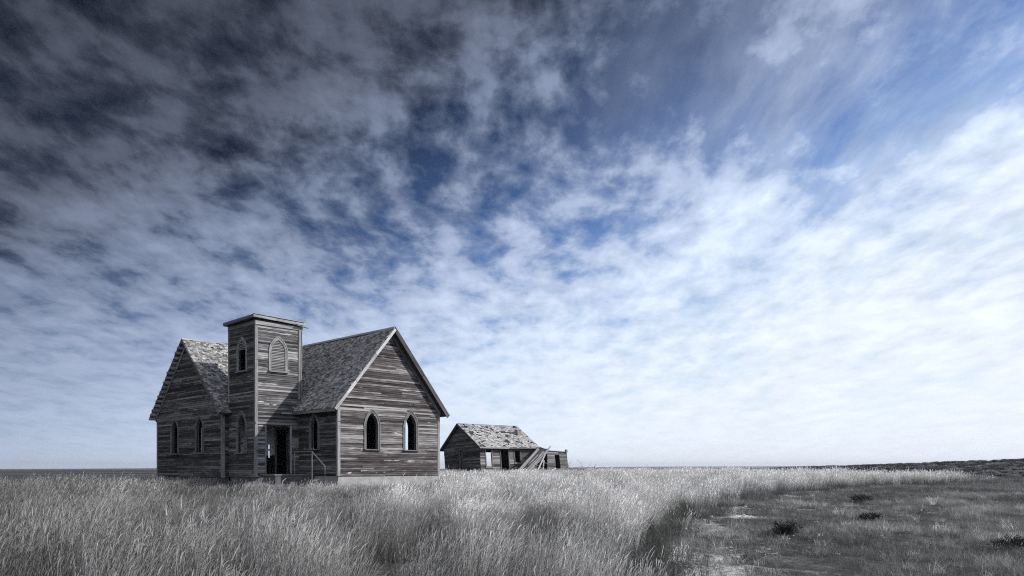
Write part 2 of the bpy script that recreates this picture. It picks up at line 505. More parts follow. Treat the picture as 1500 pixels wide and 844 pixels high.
# --- right wing roof
def covered_by_tower(x, y, m=0.0):
    return -2.2 - m < x < .4 + m and 3.27 - m < y < 5.86 + m
nAw = Vector((-KA, 0, 1)).normalized(); nAe = Vector((KA, 0, 1)).normalized()
sA = math.hypot(1, KA)
ex0 = -EOV
slA = (XA + EOV) * sA
def keepA_w(u, s):
    x = ex0 + s / sA; y = -GOV + u
    if y > 3.25 and x < .08 and y < 5.88: return False
    if y > Y0B - EOV and zB(y) > zA(x) and y < YB: return False
    return y < YB + .1
roofA = MB()
shingle_slope(roofA, (ex0, -GOV, zA(ex0)), Y, (1, 0, KA), nAw, YB + GOV, slA, keepA_w, expo=.125, lift=1.5)
shingle_slope(roofA, (WA + EOV, -GOV, zA(WA + EOV)), Y, (-1, 0, KA), nAe, YB + GOV, slA, lambda u, s: keepA_w(u, s) or (-GOV + u) < Y0B, expo=.15, wid=(.2, .4))
rA = roofA.build('roof', M['shingle'], church, fn=wavy); rA['label'] = 'grey shingled roof of the right wing'
# deck under shingles
mb = MB()
slab(mb, [(ex0 + .01, -GOV + .01, zA(ex0 + .01)), (ex0 + .01, 3.265, zA(ex0 + .01)), (XA, 3.265, RA), (XA, -GOV + .01, RA)], nAw, -.07, 0, .4)
slab(mb, [(.065, 3.266, zA(.065)), (.065, Y0B, zA(.065)), (XA, YB, RA), (XA, 3.266, RA)], nAw, -.07, 0, .4)
slab(mb, [(WA + EOV - .01, -GOV + .01, zA(WA + EOV - .01)), (WA + EOV - .01, Y0B - .3, zA(WA + EOV - .01)), (XA, YB, RA - .002), (XA, -GOV + .01, RA - .002)], nAe, -.07, 0, .4)
mb.build('roof_deck', M['deck'], rA, fn=lambda p: p - Vector((0, 0, .075)))
# rake boards on the sunlit gable
def rake(parent, mat, p, q, w=.16, th=.035, out=(0, -1, 0), tone=.6, name='rake_board'):
    mb = MB(); p = Vector(p); q = Vector(q); n = max(2, int((q - p).length / 1.7))
    for i in range(n):
        a = p.lerp(q, i / n + .002); b = p.lerp(q, (i + 1) / n - .002)
        mb.bar(a, b, th, w, up=Vector(out).cross(q - p), tone=tone + random.uniform(-.2, .2))
    return mb.build(name, mat, parent)
def at_rakeA(x, dz): return (x, -GOV - .015, zA(x) - dz)
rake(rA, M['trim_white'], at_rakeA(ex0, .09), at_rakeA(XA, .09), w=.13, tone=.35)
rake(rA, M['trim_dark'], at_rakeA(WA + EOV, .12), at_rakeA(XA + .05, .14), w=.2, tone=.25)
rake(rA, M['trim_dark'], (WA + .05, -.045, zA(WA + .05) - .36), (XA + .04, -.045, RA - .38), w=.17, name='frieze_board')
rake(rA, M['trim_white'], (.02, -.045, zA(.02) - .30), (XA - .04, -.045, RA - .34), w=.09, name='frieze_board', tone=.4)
# eave fascia
mb = MB(); mb.bar((ex0 - .012, -GOV + .02, zA(ex0) - .10), (ex0 - .012, 3.2, zA(ex0) - .10), .025, .13, tone=.7)
mb.build('fascia', M['trim_dark'], rA)
mb = MB(); mb.bar((-.03, .15, 4.23), (-.03, 3.2, 4.23), .03, .16, tone=.8)
mb.build('frieze_board', M['trim'], rA)
# ridge boards
mb = MB()
mb.bar((XA - .055, -GOV, RA - .02), (XA - .055, YB, RA - .02), .14, .02, up=nAw, tone=.6); mb.bar((XA + .05, -GOV, RA - .025), (XA + .05, YB, RA - .025), .14, .02, up=nAe, tone=.5)
mb.build('ridge_board', M['shingle'], rA)

# --- left wing roof
nBs = Vector((0, -KB, 1)).normalized(); nBn = Vector((0, KB, 1)).normalized()
sB = math.hypot(1, KB)
ey0 = Y0B - EOV; ey1 = Y1B + EOV
bx0 = XB0 - GOV
LBX = WA + GOV - bx0
slB = (YB - ey0) * sB
def keepB_s(u, s):
    x = bx0 + u; y = ey0 + s / sB
    if y < 5.88 and -2.22 < x < .08: return False
    if x > 0 - EOV and y < YB and zA(x) > zB(y): return False
    if y < Y0B and x > 0: return False
    return True
roofB = MB()
shingle_slope(roofB, (bx0, ey0, zB(ey0)), X, (0, 1, KB), nBs, LBX, slB, keepB_s, tone0=-.08, expo=.125, lift=1.5)
def keepB_n(u, s):
    return u > .30 or s > slB * .97
shingle_slope(roofB, (bx0, ey1, zB(ey1)), X, (0, -1, KB), nBn, LBX, slB, lambda u, s: True, wid=(.2, .4), rag=.03)
rB = roofB.build('roof', M['shingle'], church, fn=wavy); rB['label'] = 'shingled roof of the left wing with bare slats at the verge'
mb = MB()
slab(mb, [(bx0 + .01, ey0 + .01, zB(ey0 + .01)), (-2.21, ey0 + .01, zB(ey0 + .01)), (-2.21, YB, RB), (bx0 + .01, YB, RB)], nBs, -.06, 0, .4)
slab(mb, [(-2.209, Y0B + .01, zB(Y0B + .01)), (.06, Y0B + .01, zB(Y0B + .01)), (WA, YB, RB), (-2.209, YB, RB)], nBs, -.06, 0, .4)
slab(mb, [(XB0 + .02, ey1 - .01, zB(ey1 - .01)), (WA + GOV, ey1 - .01, zB(ey1 - .01)), (WA + GOV, YB, RB - .002), (XB0 + .02, YB, RB - .002)], nBn, -.06, 0, .4)
mb.build('roof_deck', M['deck'], rB, fn=lambda p: p - Vector((0, 0, .075)))
# exposed skip sheathing slats at the left verge
mb = MB(); ns = 17
for i in range(ns):
    s = (i + .35) / ns
    y = ey1 + (YB - ey1) * s
    z = zB(y) - .055
    xx = bx0 - .06 + random.uniform(-.03, .05)
    mb.bar((xx, y, z), (XB0 + .02, y, z), .13 + random.uniform(-.02, .02), .03, up=nBn, tone=random.uniform(.5, 1))
mb.build('roof_slat', M['slat'], rB)
rake(rB, M['trim_dark'], (bx0 - .015, ey0, zB(ey0) - .09), (bx0 - .015, YB, RB - .09), w=.12, out=(-1, 0, 0))
rake(rB, M['trim'], (XB0 - .05, Y1B + .1, zB(Y1B + .1) - .20), (XB0 - .05, YB, RB - .20), w=.13, out=(-1, 0, 0), tone=.7, name='frieze_board')
rake(rB, M['trim'], (XB0 - .05, Y0B + .0, zB(Y0B) - .20), (XB0 - .05, YB - .06, RB - .26), w=.08, out=(-1, 0, 0), tone=.6, name='frieze_board')
mb = MB(); mb.bar((bx0, YB - .05, RB - .02), (WA, YB - .05, RB - .02), .14, .02, up=nBs, tone=.6)
mb.build('ridge_board', M['shingle'], rB)

# --- tower
TX0, TX1, TY0, TY1, TZ = -2.2, .06, 3.27, 5.86, 8.24
TWX, TWY = TX1 - TX0, TY1 - TY0
mb = MB()
dO = rect(2.2 - 1.72, 2.2 - .44, 0, 3.50)
upA = lancet(2.2 - 1.44, 2.2 - .74, 5.98, 6.85, 7.42)
clap_wall(mb, (TX0, TY0, FLOOR), X, -Y, FLOOR - .08, TZ, lambda v: (0, 2.2 if v < 4.1 else min(TWX, 2.2 + max(0, (v - 4.0) / KA * .9))), [dO, upA], missing=.012, rough=1.3)
t_ = mb.build('tower', M['siding_tower'], church)
t_['label'] = 'square bell tower over the porch'
mb = MB()
upB = lancet(TWY - 1.58, TWY - .88, 6.0, 6.90, 7.42)
loB = lancet(TWY - 1.62, TWY - .90, 2.22, 3.42, 3.98)
clap_wall(mb, (TX0, TY1, FLOOR), -Y, -X, FLOOR - .08, TZ, lambda v: (0, TWY), [upB, loB], missing=.02, rough=1.4)
mb.build('tower_wall', M['siding_shade'], t_)
mb = MB()
clap_wall(mb, (TX1, TY0, 5.0), Y, X, 4.9, TZ, lambda v: (0, TWY), [], missing=.01)
clap_wall(mb, (TX1, TY1, 4.2), -X, Y, 4.2, TZ, lambda v: (0, TWX), [], missing=.01)
mb.build('tower_wall', M['siding_tower'], t_)
# upper floor of the tower, belfry dark
mb = MB(); mb.box((TX0 + .12, TY0 + .12, 4.3), (TX1 - .12, TY1 - .12, 4.4)); mb.build('tower_floor', M['deck'], t_)
# tower windows
make_window(t_, (TX0, TY0, FLOOR), X, -Y, 2.2 - 1.44, 2.2 - .74, 5.98, 6.85, 7.42, M['trim'], cas=.10, louvre=5.99, sash=False, subs=False)
make_window(t_, (TX0, TY1, FLOOR), -Y, -X, TWY - 1.58, TWY - .88, 6.0, 6.90, 7.42, M['trim'], cas=.10, louvre=6.98, sash=False, subs=False)
make_window(t_, (TX0, TY1, FLOOR), -Y, -X, TWY - 1.62, TWY - .90, 2.22, 3.42, 3.98, M['trim_dark'], cas=.10, subs=False)
# tower corner boards, band and apron
def tb(x, y, sx, sy, z0, z1, mat=None): return cboard(x, y, sx, sy, z0, z1, mat or M['trim'], .10, t_)
tb(TX0, TY0, -1, -1, FLOOR - .06, TZ - .02)
tb(TX0, TY1, -1, 1, 4.6, TZ - .02)
mb = MB(); mb.bar((TX1 - .07, TY0 - .035, 4.75), (TX1 - .05, TY0 - .045, TZ), .10, .035, up=(0, 1, 0), tone=.55); mb.bar((TX1 + .03, TY0 - .0, 4.8), (TX1 + .06, TY0 - .05, TZ - .25), .07, .03, up=(1, 0, 0), tone=.75)
mb.build('corner_board', M['trim'], t_)
mb = MB(); mb.bar((TX0 - .035, TY0 + .02, 4.98), (TX0 - .035, TY1, 4.94), .05, .06, tone=.8); mb.build('band_board', M['trim'], t_)
mb = MB(); mb.bar((TX0 - .02, TY0 - .04, 3.56), (-.1, TY0 - .04, 3.56), .04, .10, tone=.6); mb.build('apron_board', M['trim'], t_)
mb = MB()
mb.bar((TX0 - .03, TY0 - .04, TZ - .14), (TX1 + .1, TY0 - .04, TZ - .14), .045, .17, tone=.9); mb.bar((TX0 - .041, TY0 - .06, TZ - .145), (TX0 - .041, TY1, TZ - .145), .045, .17, tone=.35)
mb.build('frieze_board', M['trim'], t_)
# cornice roof, tilted slightly, with a loose fascia
mb = MB()
o_ = .17
q = [(TX0 - o_, TY0 - o_, TZ + .04), (TX1 + o_, TY0 - o_, TZ + .02), (TX1 + o_, TY1 + o_, TZ + .02), (TX0 - o_, TY1 + o_, TZ + .0)]
mb.hexa(q + [(x, y, z + .12 + (.05 if y < 4 else 0) * (1 if x < 0 else .2)) for x, y, z in q], .6)
tr = mb.build('tower_roof', M['deck'], t_)
mb = MB()
xs = [TX0 - o_ - .02, TX0 + .9, TX0 + 1.9, TX1 + o_ + .04]
for i in range(3):
    z0 = TZ + .125 - .028 * i + random.uniform(-.01, .01)
    mb.bar((xs[i] + .004, TY0 - o_ - .02, z0 + .012), (xs[i + 1] - .004, TY0 - o_ - .02, z0 - .02 + random.uniform(-.02, .02)), .035, .145, tone=.75 + random.uniform(-.2, .2))
mb.bar((TX0 - o_ - .022, TY0 - o_ - .035, TZ + .125), (TX0 - o_ - .022, TY1 + o_, TZ + .085), .035, .14, tone=.35)
mb.bar((TX0 - .2, TY0 - o_ - .035, TZ + .215), (TX1 + .1, TY0 - o_ - .035, TZ + .14), .09, .02, tone=1.0)
mb.bar((TX1 - .3, TY0 - .2, TZ - .03), (TX1 + .34, TY0 - .16, TZ - .09), .12, .022, tone=.7)
mb.build('fascia', M['trim'], t_)
# porch opening
mb = MB(); mb.bar((-.44, TY0 - .02, FLOOR + .08), (-.44, TY0 - .03, 3.5), .09, .05, up=(0, 1, 0), tone=.8); mb.build('door_post', M['trim'], church)
mb = MB(); mb.bar((-1.72, TY0 - .01, FLOOR + .08), (-1.72, TY0 - .01, 3.5), .07, .05, up=(0, 1, 0), tone=.4); mb.build('door_post', M['trim'], church)
# porch interior : inner wall with dark doorway and a broken light hole
ix = [-2.08, -1.10, -.55, -.43, -.08]
mb = MB()
yi = TY1 - .13
def pl(u0, u1, z0, z1): mb.box((u0, yi - .03, z0), (u1, yi, z1))
HX0, HX1 = -.27, .0
# placed after looking up where the doorway shows: dark doorway .12 .. .82 wide of x, see below
mb2 = MB()
DX0, DX1 = .18, .73
LX0, LX1 = -.25, -.18
XI0, XI1 = -2.09, 1.5
for (a, b, z0, z1) in ((XI0, LX0, 2.15, 4.28), (LX0, LX1, 2.66, 4.28), (LX1, DX0, 2.15, 4.28), (DX0, DX1, 3.42, 4.28), (DX1, XI1, 2.15, 4.28)):
    mb.box((a + .001, yi - .03, z0), (b - .001, yi, z1))
mb.box((LX0 - .001, yi - .03, 2.36), (LX1 + .001, yi - .002, 2.44))
mb.build('plaster_wall', M['plaster'], church)
mb = MB(); mb.box((-.0, TY0 + .15, 2.15), (.02, 3.9, 4.28)); mb.build('plaster_wall', M['plaster'], church)
for pieces in (((XI0, LX0, FLOOR, 2.145), (LX0 - .001, LX1 + .001, FLOOR, 2.02), (LX1, DX0, FLOOR, 2.145)), ((DX1, XI1, FLOOR, 2.145),)):
    mb2 = MB()
    for (a, b, z0, z1) in pieces: mb2.box((a + .001, yi - .04, z0), (b - .001, yi, z1), .3)
    mb2.build('wainscot', M['wainscot'], church)
mb2 = MB(); mb2.box((-.0, TY0 + .15, FLOOR), (.03, 3.9, 2.145), .3); mb2.build('wainscot', M['wainscot'], church)
mb = MB(); mb.box((DX0 - .10, yi - .06, FLOOR), (DX0 + .0, yi - .031, 3.5), .6); mb.box((DX1, yi - .06, FLOOR), (DX1 + .1, yi - .031, 3.5), .6); mb.box((DX0 + .001, yi - .06, 3.41), (DX1 - .001, yi - .031, 3.5), .6)
mb.build('inner_door_frame', M['trim'], church)
mb = MB(); mb.box((TX0 + .12, TY0 + .1, FLOOR - .1), (-.01, TY1 - .12, FLOOR + .06)); mb.box((-.009, TY0 + .13, FLOOR - .1), (1.5, TY1 - .121, FLOOR + .055)); mb.build('porch_floor', M['deck'], church)
# stoop and steps
mb = MB()
mb.box((-1.95, 1.95, .1), (-.08, 3.2, FLOOR + .0)); mb.box((-1.5, 1.45, .1), (-.4, 1.948, .9))
mb.box((-1.35, 1.05, .1), (-.5, 1.448, .68))
mb.build('steps', M['concrete_dark'], church)
mb = MB(); mb.box((-2.02, 1.9, FLOOR + .002), (-.04, 3.22, FLOOR + .06), .7); mb.build('step_tread', M['dark_plank'], church)
# pipe hand rail
mb = MB()
ry = -1.2
mb.tube([(ry, .17, .5), (ry, .17, 2.22)], [.022] * 2, 8); mb.tube([(ry, 1.6, 2.22), (ry, .17, 2.22), (ry, -.85, 1.58), (ry, -.85, .5)], [.022] * 4, 8)
mb.tube([(ry, 1.6, 1.2), (ry, 1.6, 2.22)], [.02] * 2, 8)
mb.build('handrail', M['iron'], church)

# ------------------------------------------------------------------ lumpy stones by the porch
def blob(name, mat, loc, size, seed, parent=None):
    import bmesh
    bm = bmesh.new(); bmesh.ops.create_icosphere(bm, subdivisions=4, radius=1)
    for v in bm.verts:
        p = v.co.copy()
        d = .78 + .34 * mnoise.noise(p * 1.3 + Vector((seed, 0, 0))) + .14 * mnoise.noise(p * 4 + Vector((0, seed, 0)))
        p = p * d
        v.co = Vector((p.x * size[0], p.y * size[1], max(p.z, -.3) * size[2]))
    me = bpy.data.meshes.new(name); bm.to_mesh(me); bm.free()
    me.materials.append(mat)
    o = bpy.data.objects.new(name, me); COL.objects.link(o); o.location = loc
    return o
def ch_world(x, y):
    p = church.location + Vector((.695 * x - .719 * y, .719 * x + .695 * y, 0)); return p.x, p.y
wx, wy = ch_world(-2.35, 2.6)
tag(blob('boulder', M['stone'], (wx, wy, gh(wx, wy) + .12), (.85, .55, .62), 3.3), 'dark lumpy boulder in the grass at the foot of the church tower corner', 'rock')

# ------------------------------------------------------------------ HOUSE
house = empty('wooden_house', (-2.9, 73.0, 0), R(33))
tag(house, 'small leaning derelict wooden house with patchy pale roof behind the church', 'house')
HL, HW, HE, HR, HB = 6.44, 7.1, 3.78, 5.95, .75
lean = lambda p: Vector((p.x - .075 * (p.z - HB), p.y + .01 * (p.z - HB), p.z - .012 * max(p.y, 0) * (1 if p.z > 2 else 0) * 2.0))
KH = (HR - HE) / (HW / 2)
mb = MB()
h_win = rect(.67, 1.28, 1.62, 3.30); h_door = rect(2.33, 3.19, HB, 3.32); h_win2 = rect(3.93, 4.53, 2.0, 3.28)
clap_wall(mb, (0, 0, HB), X, -Y, HB, HE - .1, lambda v: (0, HL), [h_win, h_door, h_win2], row=.13, missing=.02, rough=1.5)
mb.build('wall', M['house'], house, fn=lean)
mb = MB()
def hg(v):
    lim = (HR - .16 - v) / KH
    return None if lim < .05 else (max(0, HW / 2 - lim), min(HW, HW / 2 + lim))
g_dr = rect(HW - 4.25, HW - 3.2, 1.5, 3.3)
clap_wall(mb, (0, HW, HB), -Y, -X, HB, HR, hg, [g_dr], row=.13, missing=.015, rough=1.5)
hgm = mb.build('wall', M['siding_shade'], house, fn=lean); hgm['label'] = 'dark shaded gable wall of the house'
mb = MB()
clap_wall(mb, (HL, 0, HB), Y, X, HB, HR, hg, [], row=.13, missing=.02)
clap_wall(mb, (HL, HW, HB), -X, Y, HB, HE - .1, lambda v: (0, HL), [rect(.72, 1.5, 1.5, 3.4)], row=.13)
mb.build('wall', M['house'], house, fn=lean)
# boards nailed over the gable opening
mb = MB()
for i in range(7):
    yb = 3.25 + i * .15
    if i in (3,): continue
    mb.bar((.03, yb, 1.5), (.03, yb + .01, 3.3), .13, .03, up=(1, 0, 0), tone=.3 + .2 * random.random())
mb.build('boarding', M['dark_plank'], house, fn=lean)
def rframe(u0, u1, v0, v1, name, mat, w=.09):
    mb = MB()
    for (a, b) in (((u0 - w / 2, v0), (u0 - w / 2, v1)), ((u1 + w / 2, v0), (u1 + w / 2, v1))):
        mb.bar((a[0], -.03, a[1]), (b[0], -.03, b[1]), w, .06, up=(0, 1, 0), tone=.6)
    mb.bar((u0 - w, -.032, v1 + w / 2), (u1 + w, -.032, v1 + w / 2), .06, w, tone=.6)
    if name == 'window': mb.bar((u0 - w - .03, -.05, v0 - w / 2), (u1 + w + .03, -.05, v0 - w / 2), .12, .06, tone=.9)
    return mb.build(name, mat, house, fn=lean)
rframe(.67, 1.28, 1.62, 3.30, 'window', M['trim'])['label'] = 'window frame open to the bright sky'
rframe(2.33, 3.19, HB, 3.32, 'door_frame', M['trim_dark'])
rframe(3.93, 4.53, 2.0, 3.28, 'window', M['trim_dark'])
# roof with missing shingles
sH = math.hypot(1, KH); ov = .38
nHs = Vector((0, -KH, 1)).normalized(); nHn = Vector((0, KH, 1)).normalized()
zH = lambda y: HR - KH * abs(y - HW / 2)
def keepH(u, s):
    x = u - .25
    if mnoise.noise(Vector((x * 1.55, s * 2.7, 3.1))) + .55 * mnoise.noise(Vector((x * 4.1, s * 6.0, 9.1))) > .20: return False
    return True
mb = MB()
slH = (HW / 2 + ov) * sH
shingle_slope(mb, (-.25, -ov, zH(-ov)), X, (0, 1, KH), nHs, HL + .5, slH, keepH, expo=.14, wid=(.10, .22), miss=.07, rag=.03)
shingle_slope(mb, (-.25, HW + ov, zH(HW + ov)), X, (0, -1, KH), nHn, HL + .5, slH, keepH, expo=.17, wid=(.2, .4), miss=.08)
sag = lambda p: lean(p) - Vector((0, 0, .09 * math.sin(math.pi * min(max(p.x / HL, 0), 1))))
hr = mb.build('roof', M['shingle_pale'], house, fn=sag)
mb = MB()
slab(mb, [(-.24, -ov + .01, zH(-ov + .01)), (HL + .24, -ov + .01, zH(-ov + .01)), (HL + .24, HW / 2, HR), (-.24, HW / 2, HR)], nHs, -.07, 0, .3)
slab(mb, [(-.24, HW + ov - .01, zH(HW + ov - .01)), (HL + .24, HW + ov - .01, zH(HW + ov - .01)), (HL + .24, HW / 2, HR - .002), (-.24, HW / 2, HR - .002)], nHn, -.07, 0, .3)
mb.build('roof_deck', M['deck'], hr, fn=lambda p: lean(p) - Vector((0, 0, .10)))
for sgn, a in ((1, -ov), (1, HW + ov)):
    mb = MB(); mb.bar((-.27, a, zH(a) - .06), (-.27, HW / 2, HR - .06), .03, .18, up=(0, 0, 1), tone=.35); mb.build('rake_board', M['dark_plank'], hr, fn=lean)
mb = MB(); mb.bar((HL + .27, -ov, zH(-ov) - .06), (HL + .27, HW / 2, HR - .06), .03, .15, tone=.5); mb.build('rake_board', M['dark_plank'], hr, fn=lean)
mb = MB(); mb.bar((-.2, -ov - .02, zH(-ov) - .09), (3.1, -ov - .02, zH(-ov) - .11), .03, .15, tone=.9); mb.bar((3.2, -ov - .02, zH(-ov) - .1), (HL, -ov - .02, zH(-ov) - .08), .03, .13, tone=.25)
mb.build('fascia', M['trim'], hr, fn=lean)
mb = MB(); mb.bar((-.25, HW / 2, HR + .02), (HL + .25, HW / 2, HR - .04), .12, .03, tone=.2); mb.build('ridge_board', M['dark_plank'], hr, fn=lean)
mb = MB()
mb.box((5.62, 1.75, 4.4), (6.08, 2.2, 5.34)); mb.box((5.60, 1.80, 5.342), (5.86, 2.22, 5.42)); mb.box((5.90, 1.73, 5.342), (6.09, 2.0, 5.41))
mb.build('chimney', M['brick'], house, fn=lean)
mb = MB(); mb.box((.1, .1, HB), (HL - .1, HW - .1, HB + .2)); mb.build('floor_boards', M['deck'], house)

# ------------------------------------------------------------------ ruined shed beside the house
shed = empty('collapsed_shed', house.matrix_basis @ Vector((6.75, 2.0, 0)), R(33))
shed.location = (-2.9 + .8387 * 6.75 - .5446 * 2.0, 73 + .5446 * 6.75 + .8387 * 2.0, 0)
tag(shed, 'low half collapsed timber shed joined to the right end of the derelict house', 'shed')
slean = lambda p: Vector((p.x - .14 * (p.z - .9) * (p.x > 2.5), p.y, p.z))
mb = MB()
clap_wall(mb, (0, 0, .8), X, -Y, .8, 3.28, lambda v: (2.35 if v < 3.0 else 2.2, 5.15), [rect(3.55, 4.15, 1.35, 2.95)], row=.14, missing=.05, rough=2)
mb.build('wall', M['house'], shed, fn=slean)
mb = MB()
clap_wall(mb, (5.15, 0, .8), Y, X, .8, 3.1, lambda v: (0, 3.2), [], row=.14, missing=.05, rough=2)
clap_wall(mb, (0, 3.2, .8), X, Y, .8, 3.2, lambda v: (0, 5.1), [], row=.14, missing=.05, rough=2)
mb.build('wall', M['siding_shade'], shed, fn=slean)
mb = MB(); mb.bar((2.1, -.06, 3.36), (5.0, -.06, 3.22), .10, .06, tone=.9); mb.bar((4.72, -.05, 3.15), (4.76, -.05, 3.45), .22, .2, tone=.2)
mb.build('top_plate', M['plank'], shed)
mb = MB(); slab(mb, [(-.3, .2, 4.2), (2.5, .1, 3.42), (2.5, 3.0, 3.5), (-.3, 3.0, 4.25)], Z, -.05, 0, .2); slab(mb, [(2.55, .1, 3.38), (4.9, .1, 3.2), (4.9, 3.0, 3.2), (2.55, 3.0, 3.42)], Z, -.05, 0, .2)
mb.build('roof', M['dark_plank'], shed)
# fallen roof panel leaning on the house corner
def hloc(x, y, z=0): return (-2.9 + .8387 * x - .5446 * y, 73 + .5446 * x + .8387 * y, z)
fr = empty('fallen_roof_panel', hloc(4.2, -1.4, 0), R(33))
tag(fr, 'slanted fallen roof panel with bare rafters leaning against the right corner of the derelict house', 'roof panel')
a0, a1 = Vector((-1.75, -.5, .85)), Vector((2.0, .95, 3.45))     # left rafter low / high
wv = Vector((1.55, .35, 0))
mb = MB(); slab(mb, [a0 + wv * .02, a0 + wv * .55 + Vector((.9, .25, .75)), a1 + wv * .95, a1 + wv * .02], (-.4, -.4, .8), -.03, 0, .15)
mb.build('boarding', M['dark_plank'], fr)
for k, (t, t2, e0, e1) in enumerate(((0, .02, 0, 0), (.20, .12, .03, -.02), (.42, .50, -.05, -.25), (.66, .78, .02, -.12), (.90, 1.0, -.04, .10), (1.16, 1.02, .10, .02), (.80, 1.25, .0, -.35))):
    mb = MB(); d = (a1 - a0)
    mb.bar(a0 + wv * t + d * e0, a1 + wv * t2 + d * e1, .09, .10, up=(-.4, -.4, .8), tone=random.uniform(.2, .9))
    mb.build('rafter', M['plank'], fr)
# loose boards
for k in range(13):
    t, e = random.uniform(.35, 1.3), random.uniform(.0, .7)
    p = a0 + wv * t + (a1 - a0) * e + Vector((0, .1, -.25)); q = p + Vector((random.uniform(-.9, 1.1), random.uniform(-.3, .3), random.uniform(-.9, .5)))
    p.z = max(p.z, .85); q.z = max(q.z, .85)
    mb = MB(); mb.bar(p, q, .09, .035, up=(-.4, -.4, .8), tone=random.uniform(.1, .9)); mb.build('broken_lath', M['plank'] if k % 2 else M['dark_plank'], fr)
loose = [((2.35, -.9, .9), (3.3, -.1, 1.25), 'short pale loose board lying low against the front of the derelict house'),
         ((5.0, -1.9, .95), (7.6, -.1, 3.35), 'rightmost long loose board propped beside the fallen roof panel'),
         ((6.4, -1.0, .95), (7.4, .2, 2.3), 'short crossed board lying under the leaning boards by the shed'),
         ((7.9, .4, .98), (9.6, 1.2, 1.5), 'low pale board lying in rubble before the shed wall'),
         ((6.2, -.6, 1.7), (8.3, .6, .95), 'thin board slanting down to the right under the fallen roof panel')]
for p, q, lab in loose:
    pw, qw = Vector(hloc(*p)), Vector(hloc(*q))
    mb = MB(); c = (pw + qw) / 2
    mb.bar(pw - c, qw - c, .13, .04, up=(.3, -.6, .7), tone=random.uniform(.6, 1))
    o = mb.build('loose_board', M['plank'], None); o.location = c
    tag(o, lab, 'board', 'loose boards around the derelict house')

# dead branches right of the shed
mb = MB()
for i in range(26):
    b = Vector((random.uniform(-2.6, 2.6), random.uniform(-.6, .6), random.uniform(0, .25)))
    d = Vector((random.uniform(-1, 1), random.uniform(-.4, .4), random.uniform(-.05, .22))).normalized() * random.uniform(.8, 1.9)
    m_ = b + d * .5 + Vector((0, 0, random.uniform(-.1, .15)))
    mb.tube([b, m_, b + d], [.03, .02, .006], 5, random.random())
    e = m_ + Vector((random.uniform(-.3, .3), 0, random.uniform(.05, .25))); mb.tube([m_, e], [.013, .004], 4, random.random())
o = mb.build('brushwood_pile', M['plank'])
px_, Zb = 857, 76.0
o.location = ((px_ - 750) / FPX * Zb, Zb, gh((px_ - 750) / FPX * Zb, Zb) + .25)
tag(o, 'low tangle of bleached dead branches in the grass right of the shed', 'branches')

# ------------------------------------------------------------------ GROUND
nr, na = 260, 420
rr = np.concatenate([[0.0], np.geomspace(1.5, 7, 12, endpoint=False), np.arange(7, 20, .06), np.geomspace(20, 60, 230, endpoint=False), np.geomspace(60, 9500, 170)]); nr = len(rr) - 1
# denser angles ahead
ang = np.concatenate([np.linspace(-R(50), R(50), 330, endpoint=False), np.linspace(R(50), R(310), 90, endpoint=False)])
xs = np.outer(rr[1:], np.sin(ang)); ys = np.outer(rr[1:], np.cos(ang))
hz = ground_h(xs, ys)
V = np.concatenate([[[0, 0, gh(0, 0)]], np.stack([xs, ys, hz], -1).reshape(-1, 3)])
F = []
na = len(ang)
for j in range(na): F.append((0, 1 + (j + 1) % na, 1 + j))
for i in range(nr - 1):
    b0 = 1 + i * na; b1 = b0 + na
    for j in range(na):
        j2 = (j + 1) % na
        F.append((b0 + j, b0 + j2, b1 + j2, b1 + j))
me = bpy.data.meshes.new('ground'); me.from_pydata(V.tolist(), [], F)
me.polygons.foreach_set('use_smooth', [True] * len(F)); me.update()

# region of the tall grass in plan
BND = np.array([(1.3, 4), (1.55, 10), (2.1, 13.5), (3.35, 18), (5.6, 24), (10.8, 33), (19, 45.5), (27, 51), (35.5, 56.5)])
def right_edge(y): return np.interp(y, BND[:, 1], BND[:, 0])
def edge_bare(x, y):
    """broken strip of bare soil along the edge of the tall grass"""
    d = x - right_edge(y) - .9 - .03 * y
    return np.exp(-(d / (.5 + .025 * y)) ** 2) * sstep(8, 11, y) * (1 - sstep(34, 44, y)) * np.clip(.22 + 1.3 * vn2(x * .9 + 3, y * .55), 0, 1)
def in_tall(x, y):
    wob = .45 * np.sin(y * 1.7 + np.sin(x * 2.1)) + .35 * np.sin(x * 2.9 + y * .7) + .55 * np.sin(y * .83 + 1.0) + rng.normal(0, .32, np.shape(x)) + (rng.random(np.shape(x)) < .10) * rng.exponential(1.3, np.shape(x))
    s = np.clip(y / 30, .35, 1.4)
    m = x < right_edge(y) + wob * s * .5 - .12
    back = np.interp(x, [-60, -22, -16, -12, -4, 5, 20, 30, 36.5], [41, 43, 47, 56, 88, 92, 78, 66, 58])
    return m & (y < back + wob) & (y > 3)
def in_building(x, y, m=.1):
    dx, dy = x + 7.72, y - 34.2
    u, v = .695 * dx + .719 * dy, -.719 * dx + .695 * dy
    c = ((u > 0 - m) & (u < WA + m) & (v > -m) & (v < Y1B)) | ((u > XB0 - m) & (u < WA) & (v > Y0B - m) & (v < Y1B + m)) | ((u > -2.2 - m) & (u < .4) & (v > 1.2) & (v < 6))
    dx, dy = x + 2.9, y - 73
    u, v = .8387 * dx + .5446 * dy, -.5446 * dx + .8387 * dy
    return c | ((u > -m) & (u < HL + 5.2) & (v > -m) & (v < HW)) 

